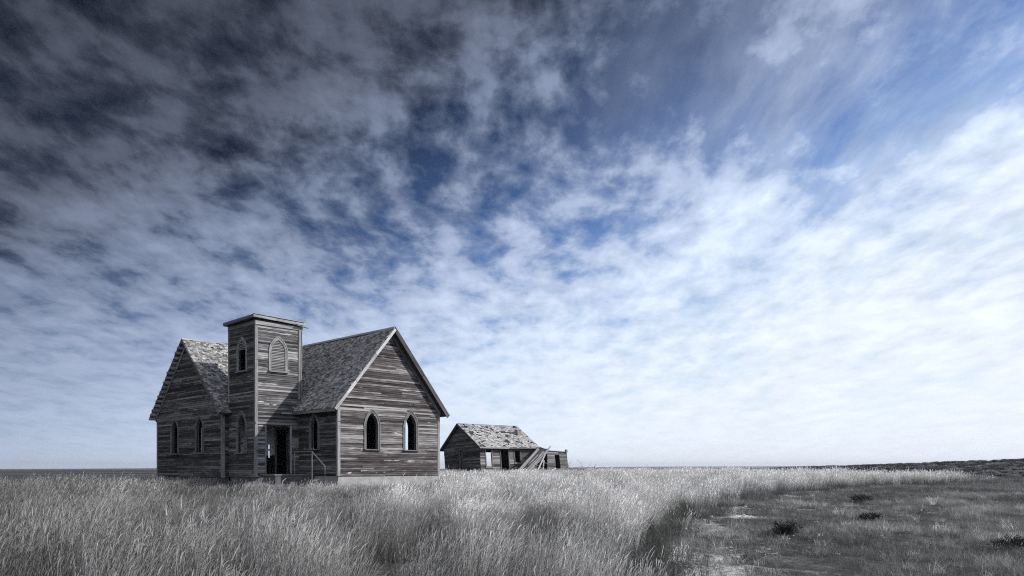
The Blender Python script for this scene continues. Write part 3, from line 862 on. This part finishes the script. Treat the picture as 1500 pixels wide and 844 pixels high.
n = NT('prairie_soil')
geo = n.add('ShaderNodeNewGeometry').outputs['Position']
big = n.noise(geo, .055, 5, .6, .4); mid_ = n.noise(geo, .9, 6, .65, .3); fine = n.noise(geo, 9, 6, .7)
s = n.math('ADD', n.math('MULTIPLY', mid_, .5), n.math('MULTIPLY', fine, .5))
fine2 = n.noise(geo, 30, 5, .7)
s = n.math('ADD', s, n.math('MULTIPLY_ADD', fine2, .5, -.25))
grass_c = n.ramp(s, [(.33, (.025, .026, .026)), (.52, (.075, .076, .075)), (.70, (.22, .22, .217))])
soil_c = n.ramp(s, [(.36, (.06, .06, .06)), (.48, (.36, .36, .355)), (.60, (.70, .70, .69))])
pm = n.noise(n.mapv(geo, (.33, .5, .4), (2.2, 7.7, 0)), 1.0, 5, .62, .2)
bare = n.add('ShaderNodeAttribute', attribute_name='bare').outputs['Fac']
pf = n.ramp(n.math('ADD', pm, n.math('MULTIPLY', bare, .30)), [(.63, 0.0), (.72, 1.0)])
c = n.mix(pf, grass_c, soil_c)
fld = n.add('ShaderNodeAttribute', attribute_name='field').outputs['Fac']
fn_ = n.noise(n.mapv(geo, (.012, .03, 0)), 1.0, 6, .65, .4)
c = n.mix(fld, c, n.ramp(n.math('ADD', n.math('MULTIPLY', fn_, .7), n.math('MULTIPLY', s, .3)), [(.38, (.032, .032, .034)), (.52, (.085, .085, .088)), (.66, (.20, .20, .203))]))
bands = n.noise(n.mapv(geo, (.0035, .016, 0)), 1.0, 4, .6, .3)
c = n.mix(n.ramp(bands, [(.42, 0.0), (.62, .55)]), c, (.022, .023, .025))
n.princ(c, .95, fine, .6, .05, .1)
me.materials.append(n.m)
X_, Y_ = V[:, 0], V[:, 1]
bare = np.exp(-(((X_ - .24 * Y_ - .2) / .65) ** 2 + ((Y_ - 12.3) / 3.2) ** 2)) + .5 * np.exp(-(((X_ - 9) / 3) ** 2 + ((Y_ - 24) / 4) ** 2))
bare = np.maximum(bare, edge_bare(X_, Y_))
at = me.attributes.new('bare', 'FLOAT', 'POINT'); at.data.foreach_set('value', bare.astype(np.float32))
R_ = np.hypot(X_, Y_)
fld = sstep(44, 62, R_) * (1 - in_tall(X_, Y_) * 1.0) 
at = me.attributes.new('field', 'FLOAT', 'POINT'); at.data.foreach_set('value', fld.astype(np.float32))
go = bpy.data.objects.new('ground', me); COL.objects.link(go)
tag(go, 'open prairie ground rolling to the horizon', 'ground', kind='structure')

# ------------------------------------------------------------------ GRASS
def grass_mat(name, trans=.35, tmul=1.0):
    n = NT(name)
    ca = n.add('ShaderNodeAttribute', attribute_name='col').outputs['Color']
    rnd = n.add('ShaderNodeObjectInfo').outputs['Random']
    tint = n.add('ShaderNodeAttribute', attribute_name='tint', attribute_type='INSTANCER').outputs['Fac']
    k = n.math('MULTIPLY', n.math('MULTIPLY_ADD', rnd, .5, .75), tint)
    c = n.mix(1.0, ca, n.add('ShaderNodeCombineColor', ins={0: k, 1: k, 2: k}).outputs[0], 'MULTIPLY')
    d = n.add('ShaderNodeBsdfDiffuse', ins={'Color': c}); t = n.add('ShaderNodeBsdfTranslucent', ins={'Color': c})
    mx = n.add('ShaderNodeMixShader', ins={0: trans, 1: d.outputs[0], 2: t.outputs[0]})
    n.l.new(mx.outputs[0], n.out.inputs[0])
    return n.m
M['grass'] = grass_mat('dry_grass', .15); M['shortgrass'] = grass_mat('short_turf', .25)

def ribbon(V, F, C, base, pts, widths, face, cols):
    n0 = len(V)
    for p, w in zip(pts, widths):
        V.append((p[0] - face[0] * w / 2, p[1] - face[1] * w / 2, p[2])); V.append((p[0] + face[0] * w / 2, p[1] + face[1] * w / 2, p[2]))
    for i in range(len(pts) - 1):
        a = n0 + 2 * i; F.append((a, a + 1, a + 3, a + 2)); C.append(cols[i])

def tuft(name, mat, rs, nstem, nleaf, rad, hs, hl, wmul, lod, wind=.12, head=True, cs=(.44, .435, .425), cl=(.075, .075, .071), ch=(.80, .79, .775)):
    V, F, C = [], [], []
    rn = random.Random(rs)
    for k in range(nstem + nleaf):
        stem = k < nstem
        a = rn.uniform(0, 2 * math.pi); r = rad * math.sqrt(rn.random())
        bx, by = r * math.cos(a), r * math.sin(a)
        h = rn.gauss(*(hs if stem else hl)); h = max(h, .03)
        ln = wind + rn.gauss(0, .09 if stem else .28)
        ly = rn.gauss(0, .10 if stem else .28)
        bend = (rn.uniform(.1, .45) if stem else rn.uniform(.2, .9))
        fa = rn.uniform(0, math.pi); face = (math.cos(fa), math.sin(fa))
        seg = 4 if lod == 0 else 2
        pts, ws, cols = [], [], []
        w0 = (rn.uniform(.0028, .0042) if stem else rn.uniform(.004, .0065)) * wmul
        br = rn.uniform(.75, 1.2)
        base = cs if stem else cl
        for i in range(seg + 1):
            t = i / seg
            off = t * .55 + bend * t * t
            pts.append((bx + h * (ln * off * 1.6), by + h * ly * off * 1.5, h * t * (1 - .10 * bend * t)))
            ws.append(w0 * (1 - .75 * t) if not (stem and head) else w0 * (1 - .3 * t))
            cols.append(tuple(c * br for c in base))
        ribbon(V, F, C, 0, pts, ws, face, cols)
        if stem and head:
            p = pts[-1]; q = pts[-2]
            dx, dy, dz = p[0] - q[0], p[1] - q[1], p[2] - q[2]; L = math.sqrt(dx * dx + dy * dy + dz * dz) or 1
            hl_ = rn.uniform(.07, .13); dx, dy, dz = dx / L, dy / L, dz / L
            droop = rn.uniform(.1, .8)
            hp = []
            for i in range(4):
                t = i / 3
                hp.append((p[0] + hl_ * t * (dx + .5 * droop * t), p[1] + hl_ * t * dy, p[2] + hl_ * t * (dz - droop * t * .7)))
            hw = rn.uniform(.005, .010) * (1 + (wmul - 1) * .6)
            hb = rn.uniform(.75, 1.15); hc = tuple(c * hb for c in ch)
            ribbon(V, F, C, 0, hp, [hw * .4, hw, hw * .8, hw * .2], face, [hc] * 4)
            if lod == 0: ribbon(V, F, C, 0, hp, [hw * .4, hw, hw * .8, hw * .2], (-face[1], face[0]), [hc] * 4)
    me = bpy.data.meshes.new(name); me.from_pydata(V, [], F)
    at = me.attributes.new('col', 'FLOAT_COLOR', 'FACE')
    at.data.foreach_set('color', np.array([c + (1,) for c in C], np.float32).ravel())
    me.materials.append(mat); me.update()
    return bpy.data.objects.new(name, me)

def scatter(name, protos, pts, rotz, scl, tint, idx, label, cat):
    col = bpy.data.collections.new(name + '_blades')
    for p in protos: col.objects.link(p)
    me = bpy.data.meshes.new(name); me.from_pydata(pts.tolist(), [], [])
    def put(nm, typ, arr, key):
        a = me.attributes.new(nm, typ, 'POINT'); a.data.foreach_set(key, arr.ravel())
    rot = np.zeros((len(pts), 3), np.float32); rot[:, 2] = rotz
    put('rot', 'FLOAT_VECTOR', rot, 'vector'); put('scl', 'FLOAT_VECTOR', scl.astype(np.float32), 'vector'); put('tint', 'FLOAT', tint.astype(np.float32), 'value'); put('idx', 'INT', idx.astype(np.int32), 'value')
    o = bpy.data.objects.new(name, me); COL.objects.link(o)
    g = bpy.data.node_groups.new(name + '_scatter', 'GeometryNodeTree')
    g.interface.new_socket('Geometry', in_out='INPUT', socket_type='NodeSocketGeometry'); g.interface.new_socket('Geometry', in_out='OUTPUT', socket_type='NodeSocketGeometry')
    N = g.nodes; gi = N.new('NodeGroupInput'); gout = N.new('NodeGroupOutput')
    ci = N.new('GeometryNodeCollectionInfo'); ci.inputs[0].default_value = col; ci.inputs['Separate Children'].default_value = True; ci.inputs['Reset Children'].default_value = True
    iop = N.new('GeometryNodeInstanceOnPoints'); iop.inputs['Pick Instance'].default_value = True
    def attr(nm, typ):
        a = N.new('GeometryNodeInputNamedAttribute'); a.data_type = typ; a.inputs[0].default_value = nm; return a.outputs[0]
    g.links.new(gi.outputs[0], iop.inputs['Points']); g.links.new(ci.outputs[0], iop.inputs['Instance'])
    g.links.new(attr('idx', 'INT'), iop.inputs['Instance Index']); g.links.new(attr('rot', 'FLOAT_VECTOR'), iop.inputs['Rotation']); g.links.new(attr('scl', 'FLOAT_VECTOR'), iop.inputs['Scale'])
    g.links.new(iop.outputs[0], gout.inputs[0])
    m = o.modifiers.new('scatter', 'NODES'); m.node_group = g
    tag(o, label, cat, kind='stuff')
    return o

def vnoise(x, y, s, seed):
    return np.array([mnoise.noise(Vector((a * s + seed, b * s * .8, seed * .37))) for a, b in zip(x, y)])

def sample(y0, y1, dens, xmin=-1e9, xmax=1e9, k0=.70):
    """random points in the view wedge between distances y0 and y1"""
    A = k0 * (y1 * y1 - y0 * y0) + 6 * (y1 - y0)
    n_ = int(A * dens)
    y = np.sqrt(rng.random(n_) * (y1 * y1 - y0 * y0) + y0 * y0)
    x = (rng.random(n_) * 2 - 1) * (k0 * y + 3)
    m = (x > xmin) & (x < xmax)
    return x[m], y[m]

def tall_layer(name, protos, y0, y1, dens, smul, label):
    x, y = sample(y0, y1, dens)
    m = in_tall(x, y) & ~in_building(x, y)
    x, y = x[m], y[m]
    n1 = vnoise(x, y, .16, 1.0); n2 = vnoise(x, y, .55, 7.0); n3 = vnoise(x, y, 1.6, 13.0)
    keepm = rng.random(len(x)) < np.clip(.72 + 1.1 * n2 + 1.6 * n3, .06, 1)
    x, y, n1, n2, n3 = (q[keepm] for q in (x, y, n1, n2, n3))
    edge = np.clip((right_edge(y) - x) / 1.2, 0, 1)
    h = (1 + .22 * n1 + .36 * n2 + .22 * n3) * (.78 + .22 * edge) * smul
    n4 = vn2(x * 3.7, y * 2.1); n5 = vn2(x * 1.4 + 31, y * .45)
    swath = np.exp(-((y - 22.5 - .12 * x - 1.2 * np.sin(x * .5)) / 3.2) ** 2) * (1 - sstep(-4, 1, x))
    h *= (1 + .16 * n4 + .14 * n5) * (1 - .22 * swath)
    # shorter trodden grass close round the church
    near_church = np.exp(-(((x + 8.5) / 6.0) ** 2 + ((y - 33.0) / 3.0) ** 2))
    h *= 1 - .24 * near_church
    # taller stand along the right edge, the pale tongue
    h *= 1 + .45 * sstep(8, 20, x)
    scl = np.stack([np.clip(h, .6, 1.4), np.clip(h, .6, 1.4), h * rng.uniform(.85, 1.15, len(x))], -1)
    tint = np.clip((.82 + .24 * n1 * 1.0 + .6 * n2 + .5 * n3 + .40 * n4 + .48 * n5 - .36 * swath + .16 * sstep(2, 12, x) + .40 * sstep(10, 26, x) + .22 * sstep(26, 50, y)) * (.36 + .64 * sstep(-.62, .12, x / (y + 2))) * (.80 + .20 * sstep(10, 15, y)), .28, 1.30)  # tint also painted darker toward the left and the foreground, like vignette shade
    z = ground_h(x, y) - .02
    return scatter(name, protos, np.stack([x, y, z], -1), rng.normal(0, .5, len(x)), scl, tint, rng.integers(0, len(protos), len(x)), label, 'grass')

near_p = [tuft('tall_grass_tuft', M['grass'], 100 + i, 42, 30, .18, (.50, .10), (.26, .09), .82, 0, wind=.12) for i in range(9)]
far_p = [tuft('tall_grass_tuft', M['grass'], 200 + i, 26, 20, .24, (.44, .08), (.24, .07), 2.0, 1) for i in range(8)]
vfar_p = [tuft('tall_grass_tuft', M['grass'], 300 + i, 26, 18, .40, (.36, .06), (.22, .06), 3.4, 1) for i in range(6)]
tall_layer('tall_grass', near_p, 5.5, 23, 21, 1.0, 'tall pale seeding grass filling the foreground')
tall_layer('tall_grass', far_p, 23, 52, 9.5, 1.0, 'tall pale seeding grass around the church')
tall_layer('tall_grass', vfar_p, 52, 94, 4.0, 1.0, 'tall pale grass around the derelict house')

# short turf on the right
short_p = [tuft('turf_tuft', M['shortgrass'], 400 + i, 0, 42, .16, (.1, .02), (.085, .035), .9, 1, .05, False, cl=(.23, .23, .226)) for i in range(7)]
short_p += [tuft('turf_tuft', M['shortgrass'], 430 + i, 0, 26, .10, (.1, .02), (.12, .04), 1.0, 1, .08, False, cl=(.52, .515, .50)) for i in range(2)]
x, y = sample(6, 34, 44); m = ~in_tall(x - .1, y) & (x > 0); x, y = x[m], y[m]
bare_f = np.exp(-(((x - .24 * y - .2) / .6) ** 2 + ((y - 12.3) / 3.0) ** 2)) + .4 * np.exp(-(((x - 9) / 3) ** 2 + ((y - 24) / 4) ** 2))
bare_f = np.maximum(bare_f, edge_bare(x, y))
n2 = vnoise(x, y, .8, 3.0); n1 = vnoise(x, y, .25, 5.0)
m = rng.random(len(x)) < np.clip(.74 + .9 * n2 + .35 * n1 - 1.0 * bare_f, .02, 1); x, y, n2, n1 = x[m], y[m], n2[m], n1[m]
s_ = 1 + .5 * n2 + rng.normal(0, .2, len(x)); s_ = np.clip(s_, .4, 2)
scatter('short_turf', short_p, np.stack([x, y, ground_h(x, y) - .01], -1), rng.uniform(0, 6.28, len(x)), np.stack([s_] * 3, -1), np.clip(.54 + .6 * n1 + .7 * n2 + rng.exponential(.36, len(x)), .2, 2.2), np.where(rng.random(len(x)) < .10, rng.integers(7, 9, len(x)), rng.integers(0, 7, len(x))), 'short dark grazed turf on the bare ground at right', 'turf')
turf_far = [tuft('turf_tuft', M['shortgrass'], 450 + i, 0, 40, .35, (.1, .02), (.11, .04), 3.0, 1, .05, False, cl=(.21, .21, .208)) for i in range(5)]
x, y = sample(34, 120, 3.2); m = ~in_tall(x, y) & (x > 6); x, y = x[m], y[m]
n2 = vnoise(x, y, .3, 3.0); m = rng.random(len(x)) < np.clip(.6 + .8 * n2, .05, 1); x, y, n2 = x[m], y[m], n2[m]
s_ = np.clip(1 + .5 * n2 + rng.normal(0, .25, len(x)), .4, 2.2)
scatter('short_turf', turf_far, np.stack([x, y, ground_h(x, y) - .01], -1), rng.uniform(0, 6.28, len(x)), np.stack([s_] * 3, -1), np.clip(.6 + .8 * n2 + rng.exponential(.35, len(x)), .2, 2.2), rng.integers(0, 5, len(x)), 'short dark turf beyond the tall grass at right', 'turf')

# pale clods of dry soil on the bare patches
clods = []
import bmesh
mc = concrete_mat('dry_soil_clod', (.20, .20, .198), (.56, .56, .55))
for i in range(5):
    bm = bmesh.new(); bmesh.ops.create_icosphere(bm, subdivisions=2, radius=1)
    for v in bm.verts:
        p = v.co.copy(); v.co = p * (.75 + .5 * mnoise.noise(p * 1.4 + Vector((i * 9.1, 0, 0))))
        v.co.z *= .55
    me_ = bpy.data.meshes.new('soil_clod'); bm.to_mesh(me_); bm.free(); me_.materials.append(mc)
    clods.append(bpy.data.objects.new('soil_clod', me_))
n_ = 5200
x = np.concatenate([rng.normal(3.3, .7, n_ // 2), rng.normal(9, 3.5, n_ - n_ // 2)]); y = np.concatenate([rng.uniform(8.5, 17, n_ // 2), rng.normal(24, 5, n_ - n_ // 2)])
x[:n_ // 2] += .24 * y[:n_ // 2] - 3.1; m = ~in_tall(x, y) & (y > 7) & (x > right_edge(y) - .3); x, y = x[m], y[m]
xe = rng.uniform(0, 1, 9000); ye = rng.uniform(9, 40, 9000); xe = right_edge(ye) + xe * (1.8 + .08 * ye)
m = (rng.random(9000) < edge_bare(xe, ye)); x = np.concatenate([x, xe[m]]); y = np.concatenate([y, ye[m]])
n2 = vnoise(x, y, .7, 21.0); m = rng.random(len(x)) < np.clip(.45 + 1.6 * n2, 0.02, 1); x, y = x[m], y[m]
s_ = np.clip(rng.exponential(.013, len(x)) + .008, .008, .06)
scatter('soil_clods', clods, np.stack([x, y, ground_h(x, y) + s_ * .15], -1), rng.uniform(0, 6.28, len(x)), np.stack([s_ * 1.5, s_, s_], -1), np.ones(len(x)), rng.integers(0, 5, len(x)), 'pale dry clods of soil on the bare patches', 'clods')

# dark weeds along the edge of the tall grass
weed_p = [tuft('weed_tuft', M['shortgrass'], 500 + i, 0, 60, .22, (.22, .1), (.20, .09), 1.4, 0, .08, False, cl=(.12, .128, .12)) for i in range(6)]
n_ = 520
y = np.concatenate([rng.uniform(8, 24, n_ // 2), rng.uniform(24, 57, n_ // 2)])
x = right_edge(y) + rng.normal(.12, .32, n_) * np.clip(y / 14, .8, 2.6)
s_ = np.clip(rng.normal(.8, .3, n_), .3, 1.6)
scatter('edge_weeds', weed_p, np.stack([x, y, ground_h(x, y) - .02], -1), rng.uniform(0, 6.28, n_), np.stack([s_] * 3, -1), rng.uniform(.6, 1.4, n_), rng.integers(0, 6, n_), 'dark low weeds along the edge of the tall grass', 'weeds')

# ------------------------------------------------------------------ SCRUB
def leaf_bush(rs, n_, rad, h, mat, wl=.05, col=(.06, .063, .062)):
    """mesh of many leaf sized faces and thin stems"""
    V, F, C = [], [], []
    rn = random.Random(rs)
    lob = [(rn.uniform(-.55, .55) * rad, rn.uniform(-.5, .5) * rad, rn.uniform(.15, .62) * h, rn.uniform(.35, .62)) for _ in range(7)]
    for k in range(n_):
        lx, ly, lz, lr = rn.choice(lob)
        a = rn.uniform(0, 6.283); u = rn.uniform(-1, 1); r = rn.random() ** .45 * lr
        q = math.sqrt(1 - u * u)
        p = Vector((lx + r * rad * q * math.cos(a), ly + r * rad * q * math.sin(a), max(.01, lz + r * h * .62 * u)))
        d = Vector((rn.gauss(0, 1) + p.x / rad, rn.gauss(0, 1) + p.y / rad, rn.gauss(.7, .7))).normalized()
        s = d.cross(Vector((rn.gauss(0, 1), rn.gauss(0, 1), rn.gauss(0, 1)))).normalized()
        L = wl * rn.uniform(.7, 1.9); w = wl * rn.uniform(.18, .4)
        i0 = len(V)
        V += [tuple(p - s * w * .5), tuple(p + s * w * .5), tuple(p + d * L + s * w * .25), tuple(p + d * L - s * w * .25)]
        F.append((i0, i0 + 1, i0 + 2, i0 + 3)); b = rn.uniform(.5, 1.7); C.append(tuple(c * b for c in col))
    for k in range(16):
        a = rn.uniform(0, 6.283); d = Vector((math.cos(a) * rad * rn.uniform(.3, .95), math.sin(a) * rad * rn.uniform(.3, .95), h * rn.uniform(.5, 1.05)))
        ribbon(V, F, C, 0, [(0, 0, 0), tuple(d * .5 + Vector((0, 0, .05 * h))), tuple(d)], [.012, .008, .003], (math.sin(a), -math.cos(a)), [(.10, .10, .10)] * 3)
    me = bpy.data.meshes.new('shrub'); me.from_pydata(V, [], F)
    at = me.attributes.new('col', 'FLOAT_COLOR', 'FACE'); at.data.foreach_set('color', np.array([c + (1,) for c in C], np.float32).ravel())
    me.materials.append(mat); me.update()
    return me
def scrub_mat():
    n = NT('scrub_leaf')
    c = n.add('ShaderNodeAttribute', attribute_name='col').outputs['Color']
    n.princ(c, .9, spec=.1); return n.m
M['scrub'] = scrub_mat()
def at_px(px, py, iters=40):
    """ground point under a pixel of the photograph (used once to find plan positions)"""
    D = 10.0
    for _ in range(400):
        x = (px - 750) / FPX * D
        if EYE - gh(x, D) <= (py - 686) / FPX * D: break
        D *= 1.012
    return x, D
shrubs = [(1146, 785, .36, .34, 'roundest dark shrub standing alone on the bare ground near the grass edge'),
          (1273, 762, .34, .20, 'low dark shrub in the middle of the short turf'),
          (1260, 735, .55, .26, 'broad dark shrub near the far grass edge, farthest from the viewer'),
          (1487, 806, .46, .30, 'large dark low shrub at the right edge of the picture')]
for i, (px, py, rad, h, lab) in enumerate(shrubs):
    x, y = at_px(px, py)
    me = leaf_bush(900 + i, 900, rad * .9, h, M['scrub'], wl=.035 * (1 + y / 30), col=(.042, .044, .045) if i == 0 else (.07, .072, .071))
    o = bpy.data.objects.new('shrub', me); COL.objects.link(o); o.location = (x, y, gh(x, y) - .02)
    tag(o, lab, 'shrub', 'dark shrubs on the short turf')
# ------- small dark weeds sprinkled through the turf
x, y = sample(8, 60, .9); m = ~in_tall(x - .2, y) & (x > right_edge(y) + .2); x, y = x[m], y[m]
n2 = vn2(x * .5 + 40, y * .4); m = rng.random(len(x)) < np.clip(.35 + .9 * n2, .03, 1); x, y = x[m], y[m]
s_ = np.clip(rng.normal(.55, .22, len(x)), .2, 1.1)
scatter('turf_weeds', weed_p, np.stack([x, y, ground_h(x, y) - .02], -1), rng.uniform(0, 6.28, len(x)), np.stack([s_, s_, s_ * .8], -1), rng.uniform(.4, 1.3, len(x)), rng.integers(0, 6, len(x)), 'small dark weeds sprinkled through the short turf', 'weeds')
# far scrub on the hillside
scr = []
for i in range(5):
    me = leaf_bush(950 + i, 500, 1.1, .75, M['scrub'], wl=.28, col=((.08, .081, .084), (.15, .152, .158), (.28, .282, .29))[i % 3]); me.name = 'scrub_clump'
    scr.append(bpy.data.objects.new('scrub_clump', me))
n_ = 4800
y = np.sqrt(rng.random(n_) * (420 ** 2 - 75 ** 2) + 75 ** 2); x = rng.uniform(-.05, .78, n_) * y
m = ~in_tall(x, y) & ~((x < 30) & (y < 110)); x, y = x[m], y[m]
s_ = rng.uniform(.3, .95, len(x)) * np.clip(y / 160, .55, 1.3)
scatter('scrub', scr, np.stack([x, y, ground_h(x, y) - .05], -1), rng.uniform(0, 6.28, len(x)), np.stack([s_ * 1.2, s_ * 1.2, s_ * .8], -1), np.ones(len(x)), rng.integers(0, 5, len(x)), 'distant low scrub dotting the hillside at right', 'scrub')

# a dark broken weed stalk in the foreground grass
x, y = at_px(237, 800)
mb = MB(); mb.tube([(0, 0, 0), (.02, 0, .45), (.10, 0, .74)], [.012, .01, .006], 6); mb.tube([(.10, 0, .74), (.24, .02, .66)], [.02, .006], 6); mb.tube([(.06, 0, .62), (-.06, 0, .72)], [.012, .004], 6); mb.tube([(.08, 0, .7), (.13, 0, .86)], [.016, .004], 6)
o = mb.build('dead_weed', M['wainscot']); o.location = (x, y, gh(x, y))
tag(o, 'single dark broken weed stalk sticking out of the foreground grass at left', 'weed')

# ------------------------------------------------------------------ LIGHT AND SKY
nA = Vector((.719, -.695, 0)); nBk = Vector((.695, .719, 0))
sdir = (nA * 1.2 + nBk * 1.0 + Vector((0, 0, .87))).normalized()
elev = math.asin(sdir.z)
sl = bpy.data.lights.new('sun', 'SUN'); sl.energy = 4.6; sl.angle = R(.6); sl.color = (1.0, .965, .92)
so = bpy.data.objects.new('sun', sl); COL.objects.link(so)
so.rotation_euler = (-sdir).to_track_quat('-Z', 'Y').to_euler(); so.location = (30, 10, 40)

world = bpy.data.worlds.new('World'); scene.world = world; world.use_nodes = True
class WT(NT):
    def __init__(self, w):
        self.t = w.node_tree; self.n = self.t.nodes; self.l = self.t.links; self.n.clear()
        self.out = self.n.new('ShaderNodeOutputWorld')
w = WT(world)
sky = w.add('ShaderNodeTexSky', sky_type='NISHITA'); sky.sun_disc = False; sky.sun_elevation = elev
sky.sun_rotation = math.atan2(sdir.x, sdir.y); sky.altitude = 900; sky.air_density = 1.0; sky.dust_density = .6; sky.ozone_density = 1.5
d = w.add('ShaderNodeTexCoord').outputs['Generated']
sep = w.add('ShaderNodeSeparateXYZ', ins={0: d})
dx, dy, dz = sep.outputs
# plane projection of a cloud layer
den = w.math('ADD', w.math('MAXIMUM', dz, 0.0), .16)
pxx = w.math('DIVIDE', dx, den); pyy = w.math('DIVIDE', dy, den)
P = w.add('ShaderNodeCombineXYZ', ins={0: pxx, 1: pyy, 2: 0.0}).outputs[0]
# q: 0 towards the bright sun side and horizon, 1 overhead on the side away from the sun
q = w.math('SUBTRACT', w.math('MULTIPLY', dz, 1.1), w.math('MULTIPLY', dx, .55))
# cloud fields : small rounded puffs away from the sun, thin streaked veil towards it
wn = w.add('ShaderNodeTexNoise', ins={'Vector': P, 'Scale': 2.0, 'Detail': 3.0})
warp = w.add('ShaderNodeVectorMath', operation='MULTIPLY_ADD', ins={0: wn.outputs[1], 1: (.12, .12, 0), 2: P}).outputs[0]
veil = w.noise(w.mapv(warp, (1.0, .5, 1), (3.3, 1.1, 0)), 3.0, 10, .64, .1)
puff = w.noise(w.mapv(warp, (1.0, .62, 1), (11.3, 4.4, 0)), 9.0, 9, .57, .0)
big = w.noise(w.mapv(P, (1, .6, 1), (7.0, 2.2, 0)), 1.0, 3, .5)
side = w.add('ShaderNodeMapRange', interpolation_type='SMOOTHSTEP', ins={0: dx, 1: -.02, 2: .35, 3: 0.0, 4: 1.0}).outputs[0]
kp = w.math('MULTIPLY_ADD', side, -.36, .60); kv = w.math('MULTIPLY_ADD', side, .36, .30)
cov = w.math('ADD', w.math('ADD', w.math('MULTIPLY', veil, kv), w.math('MULTIPLY', puff, kp)), w.math('MULTIPLY', big, .30))
low = w.math('SUBTRACT', 1.0, w.math('MULTIPLY', dz, 2.6), clamp=True)
cov = w.math('ADD', cov, w.math('MULTIPLY_ADD', low, .20, w.math('MULTIPLY', side, .03)))
mask = w.ramp(cov, [(.505, 0.0), (.585, .33), (.65, .74), (.76, 1.0)])
cirrus = w.noise(w.mapv(warp, (3.4, .75, 1), (1.7, 6.1, 0)), 1.5, 9, .60, .25)
cirrus = w.ramp(cirrus, [(.36, .10), (.50, .40), (.66, .80)])
mask = w.math('MAXIMUM', mask, w.math('MULTIPLY', side, cirrus))
# luminance of the cloud sheet, lit by the sun at right
qs = w.math('MULTIPLY', w.math('ADD', q, .4), .8333)
clum = w.ramp(qs, [(.10, (.92, .94, 1.0)), (.33, (.86, .90, .99)), (.46, (.74, .81, .95)), (.54, (.58, .65, .81)), (.64, (.40, .46, .61)), (.75, (.235, .275, .39)), (.84, (.118, .132, .18)), (.95, (.072, .080, .108))])
gap = w.ramp(qs, [(.10, (1.35, 1.25, 1.05)), (.33, (1.15, 1.18, 1.12)), (.46, (.84, .94, 1.05)), (.56, (.46, .57, .76)), (.66, (.25, .30, .40)), (.80, (.065, .065, .077)), (.95, (.045, .045, .053))])
relief = w.math('MULTIPLY_ADD', w.math('ADD', puff, veil), 1.0, .0)
relief = w.math('ADD', w.math('MULTIPLY', relief, w.math('SUBTRACT', 1.0, w.math('MULTIPLY', low, .85))), w.math('MULTIPLY', low, .88))
clum = w.mix(1.0, clum, w.add('ShaderNodeCombineColor', ins={0: relief, 1: relief, 2: relief}).outputs[0], 'MULTIPLY')
cl10 = w.add('ShaderNodeVectorMath', operation='SCALE', ins={0: clum}); cl10.inputs['Scale'].default_value = 10.0
cl10 = w.add('ShaderNodeVectorMath', operation='MULTIPLY', ins={0: cl10.outputs[0], 1: (.955, 1.0, 1.03)})
blue = w.mix(1.0, sky.outputs[0], gap, 'MULTIPLY')
blue = w.mix(1.0, blue, (1.34, 1.45, 1.60, 1), 'MULTIPLY')
colr = w.mix(mask, blue, cl10.outputs[0])
# unseen sky behind the viewer brightened, added as fill for faces toward the camera
back = w.add('ShaderNodeMapRange', interpolation_type='SMOOTHSTEP', ins={0: dy, 1: .35, 2: -.35, 3: 0.0, 4: 1.0}).outputs[0]
colr = w.mix(w.math('MULTIPLY', back, .52), colr, (8.2, 8.6, 9.6, 1))
bg = w.add('ShaderNodeBackground', ins={'Color': colr, 'Strength': .10})
w.l.new(bg.outputs[0], w.out.inputs[0])

# ------------------------------------------------------------------ CAMERA
cam = bpy.data.cameras.new('camera'); cam.sensor_width = 36; cam.lens = FPX / 1500 * 36
cam.shift_y = (686 - 422) / 1500; cam.clip_end = 40000; cam.clip_start = .1
co = bpy.data.objects.new('camera', cam); COL.objects.link(co)
co.location = (0, 0, EYE); co.rotation_euler = (R(90), 0, 0)
scene.camera = co

vs = scene.view_settings
vs.view_transform = 'Standard'; vs.look = 'None'; vs.exposure = 0; vs.gamma = 1; vs.use_curve_mapping = False
scene.cycles.max_bounces = 6; scene.cycles.transparent_max_bounces = 8
scene.cycles.use_denoising = False
scene.cycles.pixel_filter_type = 'BLACKMAN_HARRIS'; scene.cycles.filter_width = 1.1
# prairie air
mb = MB(); mb.box((-9700, -9700, -12), (9700, 9700, 56))
n = NT('prairie_haze'); pv = n.add('ShaderNodeVolumePrincipled', ins={'Color': (.86, .90, .97, 1), 'Density': .0001, 'Anisotropy': .2})
n.l.new(pv.outputs[0], n.out.inputs['Volume'])
tag(mb.build('haze', n.m), 'thin pale prairie haze', 'haze', kind='stuff')
